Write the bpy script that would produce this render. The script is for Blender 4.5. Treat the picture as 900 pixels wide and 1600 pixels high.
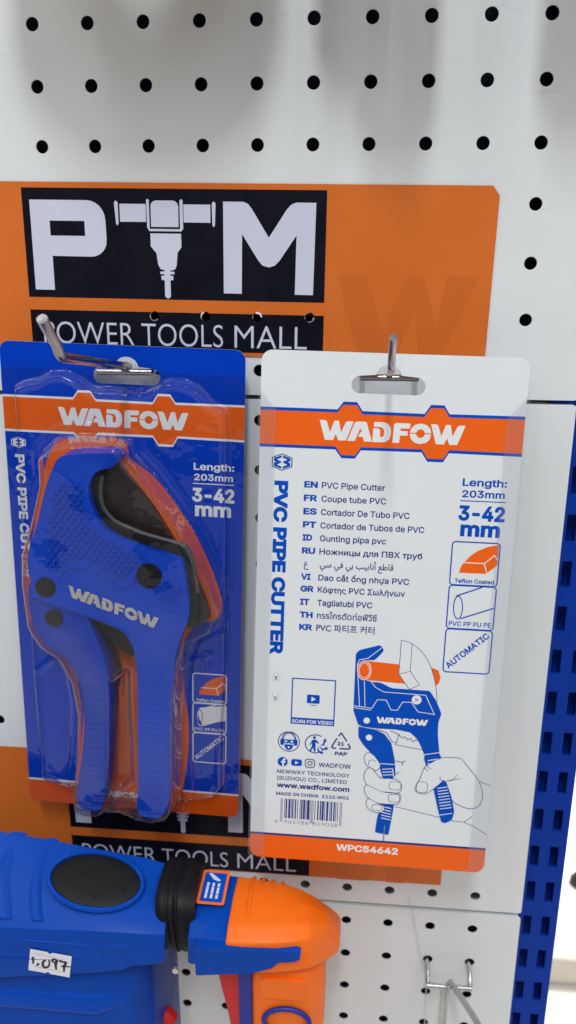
import bpy, bmesh, math, random, os
import numpy as np
from mathutils import Vector, Matrix
from mathutils.geometry import delaunay_2d_cdt

random.seed(7)
SC = bpy.context.scene
COL = SC.collection
for o in list(bpy.data.objects):
    bpy.data.objects.remove(o)

# ------------------------------------------------------------------ camera, world, lamps, exposure
cam = bpy.data.cameras.new('camera')
cam.sensor_fit = 'VERTICAL'; cam.sensor_height = 36.0
cam.lens = 29.12
cam.clip_start = 0.01; cam.clip_end = 60
cam.dof.use_dof = True; cam.dof.focus_distance = 0.372; cam.dof.aperture_fstop = 12.0
camo = bpy.data.objects.new('camera', cam); COL.objects.link(camo)
yaw, pit, rol = 0.09114, -0.30965, -0.00211
camo.matrix_world = (Matrix.Translation((0.15097, -0.40267, -0.09373)) @ Matrix.Rotation(yaw, 4, 'Z') @ Matrix.Rotation(pit, 4, 'X')
                     @ Matrix.Rotation(rol, 4, 'Y') @ Matrix.Rotation(math.pi / 2, 4, 'X'))
SC.camera = camo

W = bpy.data.worlds.new('World'); SC.world = W; W.use_nodes = True
# dim room light: pale ceiling above, darker shelves and floor below
_n, _l = W.node_tree.nodes, W.node_tree.links
_tc = _n.new('ShaderNodeTexCoord'); _sx = _n.new('ShaderNodeSeparateXYZ'); _cr = _n.new('ShaderNodeValToRGB')
_mr = _n.new('ShaderNodeMapRange'); _mr.inputs[1].default_value = -1; _mr.inputs[2].default_value = 1
_l.new(_tc.outputs['Generated'], _sx.inputs[0]); _l.new(_sx.outputs['Z'], _mr.inputs[0]); _l.new(_mr.outputs[0], _cr.inputs[0])
_cr.color_ramp.elements[0].position = 0.42; _cr.color_ramp.elements[0].color = (0.05, 0.045, 0.045, 1)
_cr.color_ramp.elements[1].position = 0.72; _cr.color_ramp.elements[1].color = (0.98, 0.965, 0.965, 1)
_l.new(_cr.outputs[0], _n['Background'].inputs[0])
_n['Background'].inputs[1].default_value = 0.65

def area(name, loc, target, power, sx, sy, color):
    l = bpy.data.lights.new(name, 'AREA'); l.shape = 'RECTANGLE'; l.size = sx; l.size_y = sy; l.energy = power; l.color = color
    o = bpy.data.objects.new(name, l); COL.objects.link(o); o.location = loc
    d = Vector(target) - Vector(loc)
    o.rotation_euler = d.to_track_quat('-Z', 'Y').to_euler()
    return o
area('ceiling_lamp', (0.13, -1.20, 1.28), (0.1, 0, -0.2), 14, 0.17, 0.46, (0.88, 0.96, 1.0))
area('glint_lamp', (-1.15, -0.75, 0.75), (0.05, 0, -0.25), 3.2, 0.05, 1.1, (0.95, 0.98, 1.0))  # side tubes added for crisp glints on the clear film
area('glint_lamp', (1.35, -0.75, 0.85), (0.05, 0, -0.25), 3.2, 0.05, 1.1, (0.95, 0.98, 1.0))
for _x, _y, _z in ((-0.55, -1.5, 1.25), (0.75, -0.65, 1.3), (-0.45, -0.55, 1.2), (0.9, -1.7, 1.25)):
    area('glint_lamp', (_x, _y, _z), (_x * .2, 0, -0.25), 2.2, 0.04, 0.7, (0.93, 0.97, 1.0))  # further small tubes, added so the film's edges catch glints
area('shop_lamp', (1.3, 1.5, 1.2), (1.1, 1.2, -1.3), 17, 0.6, 0.6, (1.0, 0.96, 0.88)).data.spread = math.radians(56)

SC.view_settings.view_transform = 'Standard'; SC.view_settings.look = 'None'
SC.view_settings.exposure = 0.0; SC.view_settings.gamma = 1.0
SC.render.engine = 'CYCLES'
SC.cycles.use_denoising = True
SC.cycles.max_bounces = 10; SC.cycles.transparent_max_bounces = 24
SC.cycles.caustics_reflective = False; SC.cycles.caustics_refractive = False
SC.cycles.sample_clamp_indirect = 4.0

# ------------------------------------------------------------------ materials
def srgb(r, g, b):
    f = lambda c: (c / 255 / 12.92) if c / 255 <= 0.04045 else ((c / 255 + 0.055) / 1.055) ** 2.4
    return (f(r), f(g), f(b))

def mat(name, col, rough=0.5, metal=0.0, var=0.04, vscale=60.0, bump=0.0, bscale=400.0, rvar=0.08, spec=0.5, coat=0.0):
    m = bpy.data.materials.new(name); m.use_nodes = True
    nt = m.node_tree; N = nt.nodes; L = nt.links
    b = N['Principled BSDF']
    b.inputs['Metallic'].default_value = metal
    b.inputs['Specular IOR Level'].default_value = spec
    b.inputs['Coat Weight'].default_value = coat
    b.inputs['Coat Roughness'].default_value = 0.12
    tc = N.new('ShaderNodeTexCoord')
    nz = N.new('ShaderNodeTexNoise'); nz.inputs['Scale'].default_value = vscale; nz.inputs['Detail'].default_value = 5
    L.new(tc.outputs['Object'], nz.inputs['Vector'])
    cr = N.new('ShaderNodeMapRange'); cr.inputs[1].default_value = 0.25; cr.inputs[2].default_value = 0.75
    cr.inputs[3].default_value = 1 - var; cr.inputs[4].default_value = 1 + var
    L.new(nz.outputs['Fac'], cr.inputs[0])
    mx = N.new('ShaderNodeVectorMath'); mx.operation = 'SCALE'
    mx.inputs[0].default_value = col; L.new(cr.outputs[0], mx.inputs['Scale'])
    L.new(mx.outputs[0], b.inputs['Base Color'])
    rr = N.new('ShaderNodeMapRange'); rr.inputs[1].default_value = 0.25; rr.inputs[2].default_value = 0.75
    rr.inputs[3].default_value = max(0.02, rough - rvar); rr.inputs[4].default_value = min(1, rough + rvar)
    L.new(nz.outputs['Fac'], rr.inputs[0]); L.new(rr.outputs[0], b.inputs['Roughness'])
    if bump > 0:
        n2 = N.new('ShaderNodeTexNoise'); n2.inputs['Scale'].default_value = bscale; n2.inputs['Detail'].default_value = 3
        L.new(tc.outputs['Object'], n2.inputs['Vector'])
        bp = N.new('ShaderNodeBump'); bp.inputs['Strength'].default_value = bump; bp.inputs['Distance'].default_value = 0.0006
        L.new(n2.outputs['Fac'], bp.inputs['Height']); L.new(bp.outputs[0], b.inputs['Normal'])
    return m

def scuffed(m):
    """adds faint grey handling marks, stretched sideways, to a painted surface"""
    nt = m.node_tree; N = nt.nodes; L = nt.links; b = N['Principled BSDF']
    src = b.inputs['Base Color'].links[0].from_socket
    tc = N.new('ShaderNodeTexCoord'); mp = N.new('ShaderNodeMapping'); mp.inputs['Scale'].default_value = (28, 40, 120); mp.inputs['Rotation'].default_value = (0, 0.5, 0)
    L.new(tc.outputs['Object'], mp.inputs[0])
    nz = N.new('ShaderNodeTexNoise'); nz.inputs['Scale'].default_value = 1.6; nz.inputs['Detail'].default_value = 7; nz.inputs['Roughness'].default_value = 0.7
    L.new(mp.outputs[0], nz.inputs['Vector'])
    cr = N.new('ShaderNodeValToRGB'); cr.color_ramp.elements[0].position = 0.60; cr.color_ramp.elements[0].color = (0, 0, 0, 1)
    cr.color_ramp.elements[1].position = 0.78; cr.color_ramp.elements[1].color = (0.45, 0.45, 0.45, 1)
    L.new(nz.outputs['Fac'], cr.inputs[0])
    mx = N.new('ShaderNodeMix'); mx.data_type = 'RGBA'; L.new(cr.outputs[0], mx.inputs[0]); L.new(src, mx.inputs[6]); mx.inputs[7].default_value = (0.42, 0.41, 0.40, 1)
    L.new(mx.outputs[2], b.inputs['Base Color'])
    return m

def clear_mat(name, haze=0.0, rough=0.06, tint=(0.97, 0.98, 1.0), refl=1.0):
    m = bpy.data.materials.new(name); m.use_nodes = True
    nt = m.node_tree; N = nt.nodes; L = nt.links
    for n in list(N): N.remove(n)
    out = N.new('ShaderNodeOutputMaterial')
    tr = N.new('ShaderNodeBsdfTransparent'); tr.inputs[0].default_value = (*tint, 1)
    gl = N.new('ShaderNodeBsdfGlossy'); gl.inputs['Roughness'].default_value = rough
    lw = N.new('ShaderNodeLayerWeight'); lw.inputs['Blend'].default_value = 0.5
    pw = N.new('ShaderNodeMath'); pw.operation = 'POWER'; pw.inputs[1].default_value = 2.4; L_ = nt.links; L_.new(lw.outputs['Facing'], pw.inputs[0])
    fr = N.new('ShaderNodeMath'); fr.operation = 'MULTIPLY_ADD'; fr.inputs[1].default_value = 1.15; fr.inputs[2].default_value = 0.045; L_.new(pw.outputs[0], fr.inputs[0])
    # bump so the moulded film is not optically perfect
    tc = N.new('ShaderNodeTexCoord'); nz = N.new('ShaderNodeTexNoise'); nz.inputs['Scale'].default_value = 70
    L.new(tc.outputs['Object'], nz.inputs['Vector'])
    bp = N.new('ShaderNodeBump'); bp.inputs['Strength'].default_value = 0.35; bp.inputs['Distance'].default_value = 0.002
    L.new(nz.outputs['Fac'], bp.inputs['Height']); L.new(bp.outputs[0], gl.inputs['Normal'])
    mul = N.new('ShaderNodeMath'); mul.operation = 'MULTIPLY'; mul.inputs[1].default_value = refl; mul.use_clamp = True
    L.new(fr.outputs[0], mul.inputs[0])
    mx = N.new('ShaderNodeMixShader'); L.new(mul.outputs[0], mx.inputs[0]); L.new(tr.outputs[0], mx.inputs[1]); L.new(gl.outputs[0], mx.inputs[2])
    last = mx
    dw = N.new('ShaderNodeBsdfDiffuse'); dw.inputs[0].default_value = (0.8, 0.82, 0.84, 1)
    mw = N.new('ShaderNodeMath'); mw.operation = 'MULTIPLY'; mw.inputs[1].default_value = 0.06; L.new(pw.outputs[0], mw.inputs[0])
    m3 = N.new('ShaderNodeMixShader'); L.new(mw.outputs[0], m3.inputs[0]); L.new(mx.outputs[0], m3.inputs[1]); L.new(dw.outputs[0], m3.inputs[2]); last = m3
    if haze > 0:
        df = N.new('ShaderNodeBsdfDiffuse'); df.inputs[0].default_value = (0.75, 0.77, 0.78, 1)
        m2 = N.new('ShaderNodeMixShader'); m2.inputs[0].default_value = haze
        L.new(last.outputs[0], m2.inputs[1]); L.new(df.outputs[0], m2.inputs[2]); last = m2
    L.new(last.outputs[0], out.inputs['Surface'])
    return m

M = dict(
    board=scuffed(mat('painted_white_steel', (0.75, 0.765, 0.77), 0.36, var=0.025, vscale=11, bump=0.05, bscale=260, spec=0.45)),
    backing=mat('dark_back_steel', (0.03, 0.03, 0.085), 0.7, var=0.2),
    post=mat('blue_painted_steel', srgb(0, 52, 154), 0.42, var=0.08, bump=0.05, spec=0.15),
    card_w=mat('white_card', (0.735, 0.755, 0.765), 0.40, var=0.018, vscale=25, bump=0.25, bscale=22, spec=0.4),
    ink_blue=mat('blue_ink', srgb(0, 74, 180), 0.45, var=0.05, spec=0.12),
    ink_line=mat('dark_blue_ink', srgb(26, 46, 128), 0.5, var=0.06, spec=0.3),
    ink_orange=mat('orange_ink', srgb(238, 96, 8), 0.42, var=0.03, spec=0.35),
    ink_white=mat('white_ink', (0.78, 0.78, 0.78), 0.45, var=0.01, spec=0.35),
    card_b=mat('blue_card', srgb(0, 58, 182), 0.34, var=0.03, spec=0.08),
    ink_orange2=mat('orange_card_ink', srgb(232, 92, 8), 0.4, var=0.03, spec=0.35),
    ink_grey=mat('grey_ink', srgb(120, 128, 150), 0.5, var=0.06, spec=0.3),
    card_edge=mat('raw_card', (0.6, 0.6, 0.58), 0.7, var=0.03),
    poster=mat('orange_poster_paper', srgb(214, 108, 34), 0.42, var=0.06, vscale=22, bump=0.35, bscale=38, spec=0.4),
    ghost=mat('dark_orange_print', srgb(206, 102, 32), 0.42, var=0.05, vscale=22, spec=0.4),
    p_black=mat('black_print', (0.004, 0.004, 0.011), 0.4, var=0.2, spec=0.16),
    p_white=mat('lilac_white_print', (0.62, 0.63, 0.76), 0.4, var=0.02, spec=0.4),
    tool=mat('blue_moulded_plastic', srgb(0, 64, 186), 0.24, var=0.06, bump=0.06, bscale=1500, spec=0.2),
    grip=mat('blue_grip_plastic', srgb(0, 54, 168), 0.45, var=0.04, bump=0.08, bscale=1500, spec=0.15),
    black=mat('black_plastic', (0.005, 0.005, 0.006), 0.4, var=0.15, bump=0.05, spec=0.25),
    blade=mat('dark_coated_blade', (0.022, 0.013, 0.011), 0.38, metal=0.0, var=0.25, vscale=30),
    jaw=mat('black_jaw_liner', (0.007, 0.007, 0.008), 0.35, var=0.2, spec=0.3), jaw2=mat('grey_jaw_lip', (0.06, 0.06, 0.063), 0.4, var=0.2),
    silver=mat('silver_lettering', (0.62, 0.60, 0.56), 0.32, metal=0.7, var=0.08),
    chrome=mat('chrome_wire', (0.34, 0.315, 0.32), 0.14, metal=1.0, var=0.12, vscale=200, bump=0.05, bscale=300),
    steel=mat('dull_zinc_wire', (0.55, 0.55, 0.55), 0.25, metal=1.0, var=0.1, vscale=200),
    d_blue=mat('blue_tool_housing', srgb(0, 66, 164), 0.33, var=0.07, bump=0.12, bscale=2200, spec=0.13),
    d_blue2=mat('light_blue_housing', srgb(0, 68, 172), 0.33, var=0.05, bump=0.1, bscale=2200, spec=0.15),
    d_orange=mat('orange_tool_housing', srgb(246, 110, 8), 0.48, var=0.04, bump=0.1, bscale=2200, spec=0.4),
    rubber=mat('black_rubber', (0.006, 0.006, 0.007), 0.5, var=0.2, bump=0.1, spec=0.2),
    d_red=mat('red_trigger_plastic', srgb(200, 16, 18), 0.45, var=0.05),
    purple=mat('dark_blue_trim', srgb(24, 34, 140), 0.45, var=0.05),
    label=mat('price_label_paper', (0.76, 0.74, 0.80), 0.55, var=0.02),
    pen=mat('black_marker', (0.012, 0.012, 0.02), 0.5, var=0.1),
    floor=mat('pale_floor_tile', (0.72, 0.69, 0.64), 0.35, var=0.05, vscale=1.2),
    box=mat('grey_box', (0.62, 0.58, 0.52), 0.6, var=0.08, vscale=8),
    dark=mat('dark_vinyl', (0.03, 0.028, 0.028), 0.5, var=0.2),
    clear=clear_mat('clear_blister_film', haze=0.0, rough=0.035, refl=1.0),
    clear2=clear_mat('clear_folded_film', haze=0.07, rough=0.15, refl=0.8),
    bag=mat('tape_cardboard', (0.4, 0.28, 0.15), 0.6),
)

# ------------------------------------------------------------------ object helpers
def empty(name, loc, label, cat, group=None, matrix=None):
    o = bpy.data.objects.new(name, None); COL.objects.link(o)
    o.empty_display_size = 0.02
    if matrix is not None: o.matrix_world = matrix
    else: o.location = loc
    tag(o, label, cat, group)
    return o
def tag(o, label=None, cat=None, group=None, kind=None):
    if label: o['label'] = label
    if cat: o['category'] = cat
    if group: o['group'] = group
    if kind: o['kind'] = kind

def wind(pts, contours):
    """winding number of each point against closed contours"""
    w = np.zeros(len(pts), int)
    x, y = pts[:, 0], pts[:, 1]
    for c in contours:
        a = np.asarray(c, float); b = np.roll(a, -1, 0)
        for (x0, y0), (x1, y1) in zip(a, b):
            if y0 == y1: continue
            cr = (x1 - x0) * (y - y0) - (x - x0) * (y1 - y0)
            w += ((y0 <= y) & (y < y1) & (cr > 0)).astype(int)
            w -= ((y1 <= y) & (y < y0) & (cr < 0)).astype(int)
    return w

def fill2d(contours, rule='odd'):
    vs, es = [], []
    for c in contours:
        n = len(c); k = len(vs)
        vs += [Vector((float(p[0]), float(p[1]))) for p in c]
        es += [(k + i, k + (i + 1) % n) for i in range(n)]
    r = delaunay_2d_cdt(vs, es, [], 0, 1e-5)
    V = np.array([(v[0], v[1]) for v in r[0]]); F = [tuple(f) for f in r[2]]
    if not F: return V, []
    cen = np.array([V[list(f)].mean(0) for f in F])
    w = wind(cen, contours)
    keep = (w % 2 != 0) if rule == 'odd' else (w != 0)
    return V, [f for f, k in zip(F, keep) if k]

class MB:
    """collects shapes in local millimetres: x right, y away from the viewer, z up"""
    def __init__(s):
        s.v, s.f, s.mi, s.ms, s.lay = [], [], [], [], 0.0
    def m(s, mt):
        if mt not in s.ms: s.ms.append(mt)
        return s.ms.index(mt)
    def raw(s, verts, faces, mt):
        k = len(s.v); i = s.m(mt)
        s.v += [tuple(map(float, p)) for p in verts]
        for f in faces: s.f.append(tuple(k + j for j in f)); s.mi.append(i)
    # --- flat print in card coordinates (u right, v DOWN)
    def flat(s, contours, mt, rule='odd', y=None):
        if y is None:
            s.lay += 0.004; y = -s.lay
        V, F = fill2d(contours, rule)
        s.raw([(p[0], y, -p[1]) for p in V], F, mt)
    def stroke(s, pts, w, mt, closed=False):
        p = np.asarray(pts, float)
        n = len(p)
        if n < 2: return
        d = (np.roll(p, -1, 0) - p) if closed else np.diff(p, axis=0)
        ln = np.maximum(np.hypot(d[:, 0], d[:, 1]), 1e-9); d = d / ln[:, None]
        L_, R_ = [], []
        for i in range(n):
            if closed: a, b = d[i - 1], d[i]
            else: a, b = d[max(i - 1, 0)], d[min(i, n - 2)]
            na, nb = np.array((-a[1], a[0])), np.array((-b[1], b[0]))
            mi = na + nb; q = np.dot(mi, mi)
            mi = nb if q < 0.15 else mi * (2 / q) * 1.0
            L_.append(p[i] + mi * w / 2); R_.append(p[i] - mi * w / 2)
        s.lay += 0.004; y = -s.lay
        verts = [(q[0], y, -q[1]) for q in L_] + [(q[0], y, -q[1]) for q in R_]
        faces = [(i, (i + 1) % n, n + (i + 1) % n, n + i) for i in range(n if closed else n - 1)]
        s.raw(verts, faces, mt)
    def prism(s, contours, y0, y1, mt, rule='odd', side=None):
        """solid between y0 (front, nearer viewer) and y1; contours (u, v down)"""
        V, F = fill2d(contours, rule)
        s.raw([(p[0], y0, -p[1]) for p in V], F, mt)
        s.raw([(p[0], y1, -p[1]) for p in V], F, mt)
        for c in contours:
            n = len(c)
            s.raw([(p[0], y0, -p[1]) for p in c] + [(p[0], y1, -p[1]) for p in c],
                  [(i, (i + 1) % n, n + (i + 1) % n, n + i) for i in range(n)], side or mt)
    def tube(s, path, r, mt, seg=12, caps=True):
        P = [Vector(p) for p in path]; n = len(P); rings = []
        up = None
        for i in range(n):
            t = (P[min(i + 1, n - 1)] - P[max(i - 1, 0)]).normalized()
            if up is None:
                up = t.orthogonal().normalized()
            up = (up - t * up.dot(t)).normalized(); bi = t.cross(up)
            rad = r[i] if isinstance(r, (list, tuple)) else r
            rings.append([P[i] + (up * math.cos(a) + bi * math.sin(a)) * rad for a in [2 * math.pi * k / seg for k in range(seg)]])
        V = [p for rg in rings for p in rg]
        F = [(i * seg + k, i * seg + (k + 1) % seg, (i + 1) * seg + (k + 1) % seg, (i + 1) * seg + k) for i in range(n - 1) for k in range(seg)]
        if caps: F += [tuple(range(seg - 1, -1, -1)), tuple((n - 1) * seg + k for k in range(seg))]
        s.raw(V, F, mt)
    def loft(s, secs, mt, caps=True):
        n = len(secs[0]); V = [p for sec in secs for p in sec]
        F = [(i * n + k, i * n + (k + 1) % n, (i + 1) * n + (k + 1) % n, (i + 1) * n + k) for i in range(len(secs) - 1) for k in range(n)]
        if caps: F += [tuple(range(n - 1, -1, -1)), tuple((len(secs) - 1) * n + k for k in range(n))]
        s.raw(V, F, mt)
    def box(s, x0, x1, y0, y1, z0, z1, mt):
        V = [(x, y, z) for x in (x0, x1) for y in (y0, y1) for z in (z0, z1)]
        s.raw(V, [(0, 1, 3, 2), (4, 6, 7, 5), (0, 4, 5, 1), (2, 3, 7, 6), (0, 2, 6, 4), (1, 5, 7, 3)], mt)
    def build(s, name, parent=None, origin=(0, 0, 0), smooth=None, bevel=0, bseg=3, bang=35, solid=True, subsurf=0):
        me = bpy.data.meshes.new(name)
        ox, oy, oz = origin
        me.from_pydata([((x - ox) * .001, (y - oy) * .001, (z - oz) * .001) for x, y, z in s.v], [], s.f)
        for mt in s.ms: me.materials.append(mt)
        me.polygons.foreach_set('material_index', s.mi)
        bm = bmesh.new(); bm.from_mesh(me)
        bmesh.ops.remove_doubles(bm, verts=bm.verts, dist=2e-6)
        if solid: bmesh.ops.recalc_face_normals(bm, faces=bm.faces)
        bm.to_mesh(me); bm.free()
        o = bpy.data.objects.new(name, me); COL.objects.link(o)
        if parent: o.parent = parent
        if smooth is not None:
            me.set_sharp_from_angle(angle=math.radians(smooth))
            for p in me.polygons: p.use_smooth = True
        if bevel:
            b = o.modifiers.new('bevel', 'BEVEL'); b.width = bevel * .001; b.segments = bseg; b.limit_method = 'ANGLE'
            b.angle_limit = math.radians(bang); b.use_clamp_overlap = True; b.harden_normals = False
        if subsurf:
            m_ = o.modifiers.new('subsurf', 'SUBSURF'); m_.levels = subsurf; m_.render_levels = subsurf
        return o

# ------------------------------------------------------------------ 2-D shape helpers (u right, v down)
def circ(cx, cy, r, n=28, ry=None, a0=0.0, a1=2 * math.pi):
    full = abs(a1 - a0 - 2 * math.pi) < 1e-6
    k = n if full else n + 1
    return [(cx + r * math.cos(a0 + (a1 - a0) * i / n), cy + (ry or r) * math.sin(a0 + (a1 - a0) * i / n)) for i in range(k)]
def rect(x0, y0, x1, y1): return [(x0, y0), (x1, y0), (x1, y1), (x0, y1)]
def rrect(x0, y0, x1, y1, r, n=6):
    o = []
    for cx, cy, a in ((x1 - r, y0 + r, -90), (x1 - r, y1 - r, 0), (x0 + r, y1 - r, 90), (x0 + r, y0 + r, 180)):
        o += [(cx + r * math.cos(math.radians(a + 90 * i / n)), cy + r * math.sin(math.radians(a + 90 * i / n))) for i in range(n + 1)]
    return o
def spline(pts, n=5, closed=True):
    """Catmull-Rom through the points"""
    P = [np.array(p, float) for p in pts]; N = len(P); out = []
    for i in range(N if closed else N - 1):
        p0, p1, p2, p3 = (P[(i - 1) % N], P[i], P[(i + 1) % N], P[(i + 2) % N]) if closed else (P[max(i - 1, 0)], P[i], P[i + 1], P[min(i + 2, N - 1)])
        for k in range(n):
            t = k / n
            out.append(tuple(0.5 * (2 * p1 + (p2 - p0) * t + (2 * p0 - 5 * p1 + 4 * p2 - p3) * t * t + (3 * p1 - p0 - 3 * p2 + p3) * t ** 3)))
    if not closed: out.append(tuple(P[-1]))
    return out
def roundc(pts, r, n=4):
    """round the corners of a closed polygon"""
    P = [np.array(p, float) for p in pts]; N = len(P); out = []
    for i in range(N):
        a, b, c = P[i - 1], P[i], P[(i + 1) % N]
        d1, d2 = a - b, c - b; l1, l2 = np.linalg.norm(d1), np.linalg.norm(d2)
        t = min(r, l1 * .45, l2 * .45)
        s, e = b + d1 / l1 * t, b + d2 / l2 * t
        for k in range(n + 1):
            q = k / n; out.append(tuple((1 - q) ** 2 * s + 2 * q * (1 - q) * b + q * q * e))
    return out

# ------------------------------------------------------------------ lettering: glyph outlines -> polygons
FONTS = {}
def font(kind):
    if kind == 'sans':
        if 'sans' not in FONTS:
            try: FONTS['sans'] = bpy.data.fonts.load(os.path.join(bpy.utils.resource_path('LOCAL'), 'datafiles', 'fonts', 'Inter.woff2'))
            except Exception: FONTS['sans'] = None
        return FONTS['sans']
    return None
_TC = {}
def glyphs(body, kind='sans', spacing=1.0):
    key = (body, kind, spacing)
    if key in _TC: return _TC[key]
    c = bpy.data.curves.new('lettering', 'FONT'); c.body = body; c.size = 1.0; c.space_character = spacing
    f = font(kind)
    if f: c.font = f
    o = bpy.data.objects.new('lettering', c); COL.objects.link(o)
    dg = bpy.context.evaluated_depsgraph_get(); dg.update()
    cu = o.evaluated_get(dg).to_curve(dg)
    out = []
    for sp in cu.splines:
        bp = sp.bezier_points; n = len(bp); poly = []
        for i in range(n):
            a, b = bp[i], bp[(i + 1) % n]
            p0, p1, p2, p3 = a.co, a.handle_right, b.handle_left, b.co
            st = ((p1 - p0).cross(p3 - p0).length + (p2 - p0).cross(p3 - p0).length) < 1e-5
            for k in range(1 if st else 5):
                t = k / 5
                q = p0 * (1 - t) ** 3 + p1 * (3 * t * (1 - t) ** 2) + p2 * (3 * t * t * (1 - t)) + p3 * t ** 3
                if not poly or (abs(poly[-1][0] - q.x) + abs(poly[-1][1] - q.y)) > 1e-5: poly.append((q.x, q.y))
        if len(poly) > 2: out.append(poly)
    bpy.data.objects.remove(o); bpy.data.curves.remove(c)
    _TC[key] = out
    return out
def area2(c):
    a = np.asarray(c); b = np.roll(a, -1, 0)
    return 0.5 * float((a[:, 0] * b[:, 1] - b[:, 0] * a[:, 1]).sum())
def embolden(cs, off):
    """grow filled outlines by off (outer contours and counters are told apart by their orientation)"""
    if not off or not cs: return cs
    big = max(cs, key=lambda c: abs(area2(c))); sgn = 1 if area2(big) > 0 else -1
    out = []
    for c in cs:
        p = np.asarray(c); d1 = p - np.roll(p, 1, 0); d2 = np.roll(p, -1, 0) - p
        d1 /= np.maximum(np.linalg.norm(d1, axis=1), 1e-9)[:, None]; d2 /= np.maximum(np.linalg.norm(d2, axis=1), 1e-9)[:, None]
        n1 = np.stack([d1[:, 1], -d1[:, 0]], 1) * sgn; n2 = np.stack([d2[:, 1], -d2[:, 0]], 1) * sgn
        m_ = n1 + n2; q = (m_ * m_).sum(1); q = np.maximum(q, 0.8)
        out.append([tuple(v) for v in p + m_ * (2 / q)[:, None] * off])
    return out
CAP = {}
def text(mb, body, u, v, width, cap, mt, kind='sans', bold=0.0, xdir=(1, 0), updir=(0, -1), y=None, y1=None, spacing=1.0, align='left', shear=0.0):
    """lettering whose left end of baseline is (u, v); scaled so that it is `width` long and its capitals `cap` high"""
    if kind not in CAP:
        CAP[kind] = max(p[1] for c in glyphs('H', kind) for p in c)
    cs = embolden(glyphs(body, kind, spacing), bold)
    xs = [p[0] for c in cs for p in c]; x0, x1 = min(xs), max(xs)
    sy = cap / (CAP[kind] + 2 * bold); sx = (width / (x1 - x0)) if width else sy
    w = (x1 - x0) * sx
    if align == 'center': u, v = u - xdir[0] * w / 2, v - xdir[1] * w / 2
    xd, ud = np.array(xdir, float), np.array(updir, float)
    res = []
    for c in cs:
        res.append([tuple(np.array((u, v)) + xd * ((p[0] - x0) * sx + shear * p[1] * sy) + ud * ((p[1] + bold) * sy)) for p in c])
    if y1 is None: mb.flat(res, mt, 'nonzero', y)
    else: mb.prism(res, y, y1, mt, 'nonzero')
    return w

# the angular brand lettering, traced letter by letter; unit: cap height = 1, v down
def G(*pts): return [(p[0] / 240.0, p[1] / 240.0) for p in pts]
_W = G((0, 0), (60, 0), (84, 12), (128, 140), (172, 6), (180, 2), (228, 2), (258, 140), (308, 18), (330, 4), (400, 4), (318, 236), (228, 238), (196, 162), (166, 236), (70, 236))
LOGO = [
    [_W],
    [[(p[0] + 1.39, p[1]) for p in G((0, 238), (78, 22), (104, 2), (206, 2), (222, 14), (290, 238), (198, 238), (180, 184), (124, 184), (150, 128), (168, 128), (148, 76), (90, 238))]],
    [[(p[0] + 2.62, p[1]) for p in G((10, 0), (120, 0), (168, 14), (204, 52), (212, 96), (212, 150), (194, 206), (150, 236), (118, 240), (0, 240), (4, 74), (58, 74), (86, 92), (86, 172), (114, 178), (130, 160), (132, 100), (112, 66), (80, 58), (10, 58))]],
    [[(p[0] + 3.60, p[1]) for p in G((8, 24), (32, 2), (192, 2), (202, 16), (188, 64), (88, 66), (88, 96), (172, 96), (172, 148), (86, 150), (78, 240), (0, 240))]],
    [[(p[0] + 4.42, p[1]) for p in G((0, 110), (14, 58), (54, 16), (110, 0), (140, 0), (196, 16), (236, 58), (248, 110), (176, 110), (158, 76), (124, 64), (92, 76), (74, 110))],
     [(p[0] + 4.42, p[1]) for p in G((0, 122), (72, 122), (90, 158), (124, 172), (160, 158), (178, 122), (248, 122), (236, 184), (196, 224), (140, 240), (108, 240), (54, 224), (14, 184))]],
    [[(p[0] + 5.42, p[1]) for p in _W]],
]
LOGO_W = 5.42 + 400 / 240
def logo(mb, u, v, width, cap, mt, xdir=(1, 0), updir=(0, -1), y=None, y1=None):
    """(u, v): left end of the baseline"""
    sx = width / LOGO_W
    xd, ud = np.array(xdir, float), np.array(updir, float)
    cs = []
    for letter in LOGO:
        for c in letter:
            cs.append([tuple(np.array((u, v)) + xd * p[0] * sx + ud * (1 - p[1]) * cap) for p in c])
    if y1 is None: mb.flat(cs, mt, 'nonzero', y)
    else: mb.prism(cs, y, y1, mt, 'nonzero')

# ================================================================== LARGE STRUCTURE
# --- pegboard panels (front face on y = 0)
XR = 252.3
def pegboard(name, z_top, z_bot, rows, label, x0=-420.0, open_top=False):
    mb = MB()
    outer = roundc([(x0, -z_top), (XR, -z_top), (XR, -z_bot), (x0, -z_bot)], 1.6, 4)
    holes = [circ(25 * c - (3 if c < -1 else 0), -z, 2.9, 20) for c in range(-15, 10) for z in rows]
    mb.prism([outer] + holes, 0.0, 0.9, M['board'])
    # folded returns behind the sheet
    t = 0.9
    mb.box(x0 + 1, XR - 1.2, t + .01, 13, z_bot + 0.1, z_bot + 1.0, M['board'])
    mb.box(x0 + 1, XR - 1.2, t + .01, 13, z_top - 1.0, z_top - 0.1, M['board'])
    o = mb.build(name, origin=((x0 + XR) / 2, 0, z_bot))
    o.location = ((x0 + XR) / 2 * .001, 0, z_bot * .001)
    b = o.modifiers.new('bevel', 'BEVEL'); b.width = 0.0005; b.segments = 2; b.limit_method = 'ANGLE'; b.angle_limit = math.radians(60)
    tag(o, label, 'pegboard', 'white pegboard panels')
    return o
pegboard('pegboard_panel', 140.0, -163.2, [25 * k for k in (5, 4, 3, 2, 1)] + [0, -25.0, -50.0, -75.2, -100.6, -125.9, -151.2], 'white perforated metal panel at the top, behind the uncovered orange poster')
pegboard('pegboard_panel', -165.4, -466.6, [-175.9 - 25.5 * k for k in range(12)], 'white perforated metal panel behind the two blister packs, between two seams')
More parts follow.
